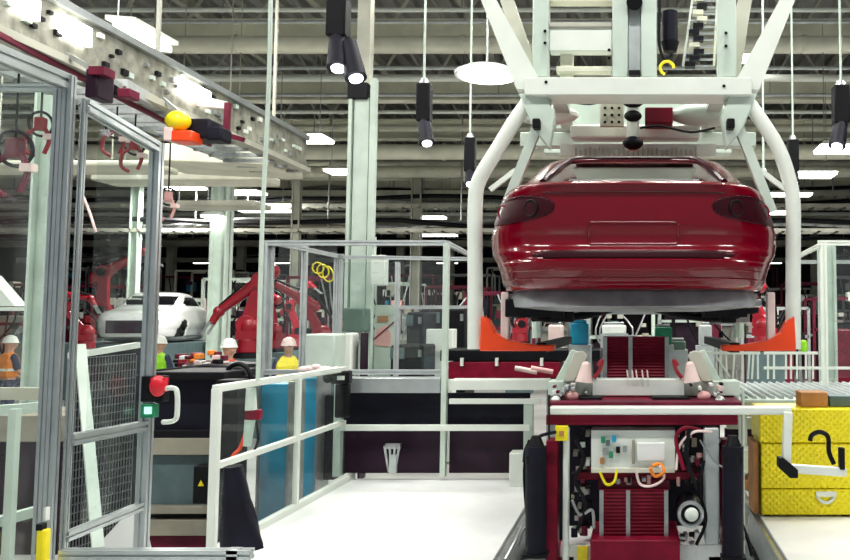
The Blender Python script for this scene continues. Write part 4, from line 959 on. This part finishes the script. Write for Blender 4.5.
for s in (-1, 1):
    for k in range(16):
        x = random.uniform(46, 86); y = random.uniform(384, 406); w = random.uniform(2, 5)
        c = P(638+s*x, y, Yt-.06); d_ = w/900*Yt/2
        MB().box(c.x-d_, c.x+d_, Yt-.1+random.uniform(-.03, .06), Yt+.02, c.z-d_, c.z+d_*random.uniform(.4, 1.4)).build('fitting', random.choice(['black', 'steel', 'pinkwhite', 'darkred', 'white', 'aludull', 'greyteal']), mt, bevel=.003)
# handle arm
Ya = Ym-.02
MB().bar(P(788, 412, Ya), P(786, 466, Ya), .05).build('handle_drop', 'white', mt, bevel=.006)
MB().bar(P(784, 468, Ya), P(846, 472, Ya), .045, .05).build('handle_arm', 'white', mt, bevel=.006)
MB().prism([(P(x, y, Ya-.05).x, P(x, y, Ya-.05).z) for x, y in ((779, 458), (784, 458), (798, 470), (798, 478), (790, 478), (779, 468))], Ya-.06, Ya+.04).build('handle_grip', 'black', mt, bevel=.005)
MB().pbox(840, 448, 845, 470, Ya-.03, .05).build('handle_grip', 'black', mt, bevel=.005)
MB().path([P(810, 441, Ya), P(812, 435, Ya), P(820, 432, Ya), P(828, 437, Ya), P(829, 452, Ya), P(834, 464, Ya)], .014, sub=4).build('bent_lever', 'black', mt)
# thin vertical pole
MB().tube((P(742, 500, 5.9).x, 5.9, -.42), (P(742, 300, 5.9).x, 5.9, P(0, 388, 5.9).z), .011, seg=8).build('thin_pole', 'greenwhite', label='thin pale pole standing left of the yellow toolbox', cat='pole')
# ---------------------------------------------------------------- yellow tool box
Yx = 7.45
tb = thing('tool_box', 'yellow diamond plate tool box on the right platform', 'tool box', P(806, 515, Yx))
b0 = P(762, 515, Yx); b1 = P(852, 416, Yx); z_1 = P(0, 443, Yx).z; z_2 = P(0, 489, Yx).z
MB().box(b0.x, b1.x+.04, Yx, Yx+.5, .02, z_2-.004).build('drawer', 'diamond_yellow', tb, bevel=.008)
MB().box(b0.x, b1.x+.04, Yx, Yx+.5, z_2+.004, z_1-.004).build('body', 'diamond_yellow', tb, bevel=.008)
MB().box(b0.x-.015, b1.x+.055, Yx-.02, Yx+.52, z_1+.004, b1.z+.06).build('lid', 'diamond_yellow', tb, bevel=.012)
for x in (b0.x+.05, b1.x-.05): MB().box(x-.03, x+.03, Yx+.05, Yx+.4, 0, .02).build('foot', 'black', tb)
MB().torus(P(826, 494, Yx-.01), (0, 1, 0), .07, .013, PI, 2*PI).build('handle', 'white', tb, label='white curved drawer handle')
q = MB().bar(P(816, 494, Yx-.015), P(836, 494, Yx-.015), .03, .04).build('handle_plate', 'white', tb)
MB().box(b0.x-.06, b0.x-.02, Yx+.05, Yx+.4, .02, z_1).build('side_rail', 'brown', tb)
MB().pbox(801, 400, 828, 415, Yx+.1, .25).build('cardboard_box', 'brown', bevel=.008, label='small brown box on the yellow tool box lid', cat='box').location.z = b1.z+.061
MB().pbox(830, 404, 852, 415, Yx+.12, .25).build('cardboard_box', 'greyteal', bevel=.008, label='grey box beside the brown one on the tool box', cat='box').location.z = b1.z+.061
# ---------------------------------------------------------------- right conveyor bench
t = thing('conveyor_bench', 'long pale conveyor bench behind the yellow tool box', 'conveyor', (2.5, 9.8, -.5))
MB().box(.75, 6, 8.9, 11.2, .70, .82).build('bed', 'greenwhite', t, bevel=.01)
MB().box(.75, 6, 8.86, 8.9, .66, .80).build('front_rail', 'alu', t)
r = MB(); x = .8
while x < 6: r.tube((x, 9.0, .83), (x, 11.1, .83), .022, seg=8); x += .09
r.build('rollers', 'aludull', t)
MB().box(.9, 6, 9.2, 9.3, .50, .60).build('side_beam', 'cream', t)
MB().box(.9, 6, 9.4, 9.5, -.4, .48).build('skirt', 'purple', t)
for x in (1.0, 2.4, 3.8): MB().box(x, x+.08, 9.0, 9.08, -.5, .7).build('leg', 'white', t)
for i, (y0, y1, m, lb) in enumerate(((450, 474, 'white', 'white carton between the lift and the tool box'), (480, 490, 'brown', 'brown carton under the white one beside the tool box'))):
    MB().pbox(743, y0, 775, y1, 8.7, .3).build('carton', m, bevel=.01, label=lb, cat='carton')
# wire rack with small white verticals
t = thing('wire_rack', 'white wire rack standing on the conveyor behind the red foot', 'rack', P(740, 378, 9.8))
w = MB()
for x in (692, 697, 703, 716, 722, 727, 733, 742, 748, 752, 758): w.bar(P(x, 379, 9.8), P(x+random.uniform(-2, 2), 352, 9.8), .02)
w.build('bars', 'white', t); MB().bar(P(690, 353, 9.8), P(760, 353, 9.8), .03).build('top_rail', 'white', t); MB().bar(P(716, 356, 9.78), P(730, 377, 9.78), .02).build('brace', 'white', t)
t = thing('wire_rack', 'second white wire rack nearer the right enclosure', 'rack', P(800, 378, 9.9))
w = MB()
for x in (768, 774, 786, 791, 797, 806, 813): w.bar(P(x, 379, 9.9), P(x, 352, 9.9), .02)
w.build('bars', 'white', t); MB().bar(P(764, 353, 9.9), P(818, 353, 9.9), .03).build('top_rail', 'white', t); MB().bar(P(764, 368, 9.9), P(850, 368, 9.9), .03).build('middle_rail', 'white', t)
# right enclosure
re_ = thing('glass_enclosure', 'aluminium framed enclosure at the right edge', 'enclosure', P(822, 380, 10.5))
MB().prof(P(823, 243, 10.6), (P(823, 243, 10.6).x, 10.6, .83), .07).build('post', 'white', re_)
MB().prof(P(818, 243, 10.6), P(880, 243, 10.6), .06).build('top_beam', 'white', re_); MB().prof(P(823, 244, 10.6), P(795, 258, 13), .05).build('side_beam', 'white', re_)
MB().prof(P(800, 262, 13), P(880, 262, 13), .05).build('back_beam', 'aludull', re_)
MB().pbox(828, 246, 880, 378, 10.6, .01).build('clear_panel', 'glass', re_)
MB().pbox(826, 330, 880, 456, 13.8, .2).build('red_screen', 'machinered', bevel=.01, label='dull red screen panel inside the right enclosure', cat='screen')
MB().pbox(801, 340, 808, 352.5, 9.88, .12).build('green_lamp', 'lime', bevel=.03, label='small lime green beacon beside the right carrier arm', cat='beacon')
# items under the car
for (x0, y0, x1, y1, Y, m, lb) in ((570, 320, 588, 345, 10.2, 'cyan', 'small blue canister behind the lift under the car'), (655, 324, 672, 345, 10.4, 'green', 'small green box behind the lift under the car'), (668, 338, 686, 350, 10.6, 'greenbox', 'second dull green box lower behind the lift'),
                                   (548, 322, 562, 348, 12, 'pinkwhite', 'pale pink box left of the blue canister'), (602, 322, 626, 334, 12, 'white', 'white box just above the dark red bellows'), (700, 322, 712, 346, 12, 'aludull', 'grey upright box right of the green boxes')):
    t = thing('parts_box', lb, 'box', P((x0+x1)/2, y1, Y)); MB().pbox(x0, y0+3, x1, y1, Y, .3).build('case', m, t, bevel=.02); MB().pbox(x0+2, y0, x1-2, y0+3, Y+.03, .2).build('lid', 'steel' if m != 'cyan' else 'cyan', t, bevel=.01)
    MB().pbox(x0-2, y1, x1+2, 320+2.1*900/Y, Y-.05, .4).build('stand', 'aludull', t)
# ---------------------------------------------------------------- far machinery clutter
random.seed(21)
kinds = ['black', 'darknavy', 'greyteal', 'purple', 'steel', 'darkred', 'creamdark']
anchors = [(10, 'left of the near column'), (60, 'behind the thick door post'), (100, 'behind the hunched robot'), (150, 'above the white car hood'), (190, 'above the white car roof'), (235, 'behind the reaching robot'), (280, 'behind the first cell pane'), (320, 'behind the second cell pane'),
           (390, 'right of the tall column'), (420, 'behind the white carton'), (455, 'left of the left carrier arm'), (500, 'behind the left foot'), (560, 'under the car left'), (620, 'under the car middle'), (690, 'under the car right'), (740, 'behind the right foot'), (775, 'right under the red car'), (812, 'left of the right column'), (845, 'at the right edge')]
placed = []
for i, (px, where) in enumerate(anchors):
    for j in range(2):
        Y = [30, 46][j]+random.uniform(-3, 3); w = random.uniform(2.2, 3.6); hgt = random.uniform(1.8, 3.2)*(1+j*.5)
        X = P(px+j*14, 300, Y).x
        w = min(w, 2.1 if j == 0 else 2.8)
        for tries in range(60):
            if all(abs(X-a) > (w+c_)/2+.5 or abs(Y-b) > 2.2 for a, b, c_ in placed): break
            Y = [33, 48][j]+random.uniform(-5, 6); X = P(px+j*14, 300, Y).x
        placed.append((X, Y, w))
        t = thing('process_station', f'dark framed station with gear {where}, {"nearer" if j == 0 else "farther"} of two', 'station', (X, Y, -.5), 'far process stations')
        f = MB()
        for sx in (-1, 1):
            for sy in (0, 1): f.bar((X+sx*w/2, Y+sy*1.6, -.5), (X+sx*w/2, Y+sy*1.6, hgt), .09)
        for sy in (0, 1):
            for z in (hgt, hgt*.55): f.bar((X-w/2, Y+sy*1.6, z), (X+w/2, Y+sy*1.6, z), .09)
        f.build('frame', random.choice(['creamdark', 'steel', 'greenwhite', 'darkred']), t)
        MB().box(X-w*.4, X+w*.3, Y+.3, Y+1.3, -.5, hgt*random.uniform(.35, .7)).build('cabinet', random.choice(kinds), t, bevel=.03)
        for k in range(7):
            x = X+random.uniform(-w/2, w/2); z = random.uniform(.6, hgt); s = random.uniform(.12, .4)
            MB().box(x, x+s, Y-.05, Y+.3, z, z+s*random.uniform(.5, 1.6)).build('device', random.choice(kinds+['white', 'pink', 'pinkwhite', 'robotred', 'cyan', 'beige']), t, bevel=.02)
        p = MB()
        for k in range(5):
            x = X+random.uniform(-w/2, w/2); p.path([(x, Y, hgt), (x+random.uniform(-.5, .5), Y-.1, hgt*.6), (x+random.uniform(-.8, .8), Y, hgt*.2)], .03, seg=6, sub=4)
        p.build('hoses', random.choice(['black', 'steel']), t)
for i, px in enumerate((60, 170, 240, 310, 400, 450, 530, 760, 815)):
    X = P(px, 250, 50).x; MB().box(X-.2, X+.2, 50, 50.4, -.5, EYE+6.3).build('steel_column', 'creamdark', label=f'far grey column by the back of the hall, {ORD[i]} from the left', cat='column', group='far columns')
for i in range(9):
    X = -30+i*5.6; Y = 62; t = thing('ceiling_light', f'tiny far light low over the back of the hall, {ORD[i]} from the left', 'light', (X, Y, 5.5), 'far small lights')
    MB().box(X-.7, X+.7, Y, Y+.3, 5.5, 5.58).build('tube_lamp', 'lamp', t); MB().box(X-.75, X+.75, Y-.03, Y+.33, 5.58, 5.68).build('housing', 'white', t)
MB().prism([(P(x, y, 14).x, P(x, y, 14).z) for x, y in ((-12, 275), (15, 306), (-12, 306))], 14, 14.3).build('white_hood', 'white', label='white sloping hood at the far left edge', cat='hood')
MB().bar(P(-20, 309, 14), P(27, 309, 14), .06).build('thin_rail', 'white', label='white thin rail under the sloping hood', cat='rail')
t = thing('low_machine', 'beige topped low machine behind the far left railing', 'machine', P(0, 520, 8.2))
MB().pbox(-60, 415, 62, 442, 8.2, .8).build('top', 'beige', t, bevel=.01); MB().pbox(-60, 442, 62, 560, 8.25, .7).build('front', 'purple', t); MB().pbox(-60, 388, 40, 400, 8.9, .1).build('back_rail', 'creamdark', t)
MB().pbox(8, 446, 12, 540, 8.2, .05).build('edge_strip', 'beige', t)
MB().pbox(304, 334, 335, 372, 10.2, .4).build('plastic_crate', 'greenwhite', bevel=.02, label='pale plastic crate inside the glass cell behind the railing', cat='crate').location.z = P(0, 372, 10.2).z
MB().pbox(300, 374, 340, 470, 10.2, .5).build('crate_stand', 'greyteal', label='dark stand under the pale plastic crate', cat='stand')
cl = MB()
for k in range(9): cl.ball(P(304+k*4, 369+random.uniform(-2, 3), 9.2), random.uniform(.03, .055), (1.3, 1, .8))
cl.build('cloth_bundle', 'pinkwhite', label='pale pink cloth bundle lying on the corner of the railing', cat='cloth')
for k in range(3): MB().torus(P(318+k*5, 268+k*3, 16), (.3*k, 1, .3), .10+.02*k, .014).build('hose_coil', 'yellow', label=['left yellow hose loop hanging behind the glass cell', 'middle yellow hose loop hanging behind the glass cell', 'right yellow hose loop hanging behind the glass cell'][k], cat='hose')
MB().path([P(505, 560, 5.6), P(516, 540, 5.7), P(523, 528, 5.8)], .014).build('air_tube', 'steel', label='grey tube rising from the floor left of the lift', cat='tube')
# ================================================================ LIGHT & CAMERA
w = bpy.data.worlds.new('w'); bpy.context.scene.world = w; w.use_nodes = True
w.node_tree.nodes['Background'].inputs[0].default_value = (.88, .94, 1, 1); w.node_tree.nodes['Background'].inputs[1].default_value = .32
cd = bpy.data.cameras.new('cam'); cam = bpy.data.objects.new('cam', cd); C.objects.link(cam)
cam.location = (0, 0, EYE); cam.rotation_euler = (PI/2+T, 0, 0)
cd.sensor_width = 36; cd.lens = F/850*36; cd.clip_end = 300; cd.clip_start = .1
cd.shift_x = (425-CX)/850; cd.shift_y = -(280-CY)/850
sc = bpy.context.scene; sc.camera = cam
sc.view_settings.view_transform = 'Standard'; sc.view_settings.look = 'None'; sc.view_settings.gamma = 1; sc.view_settings.exposure = .0
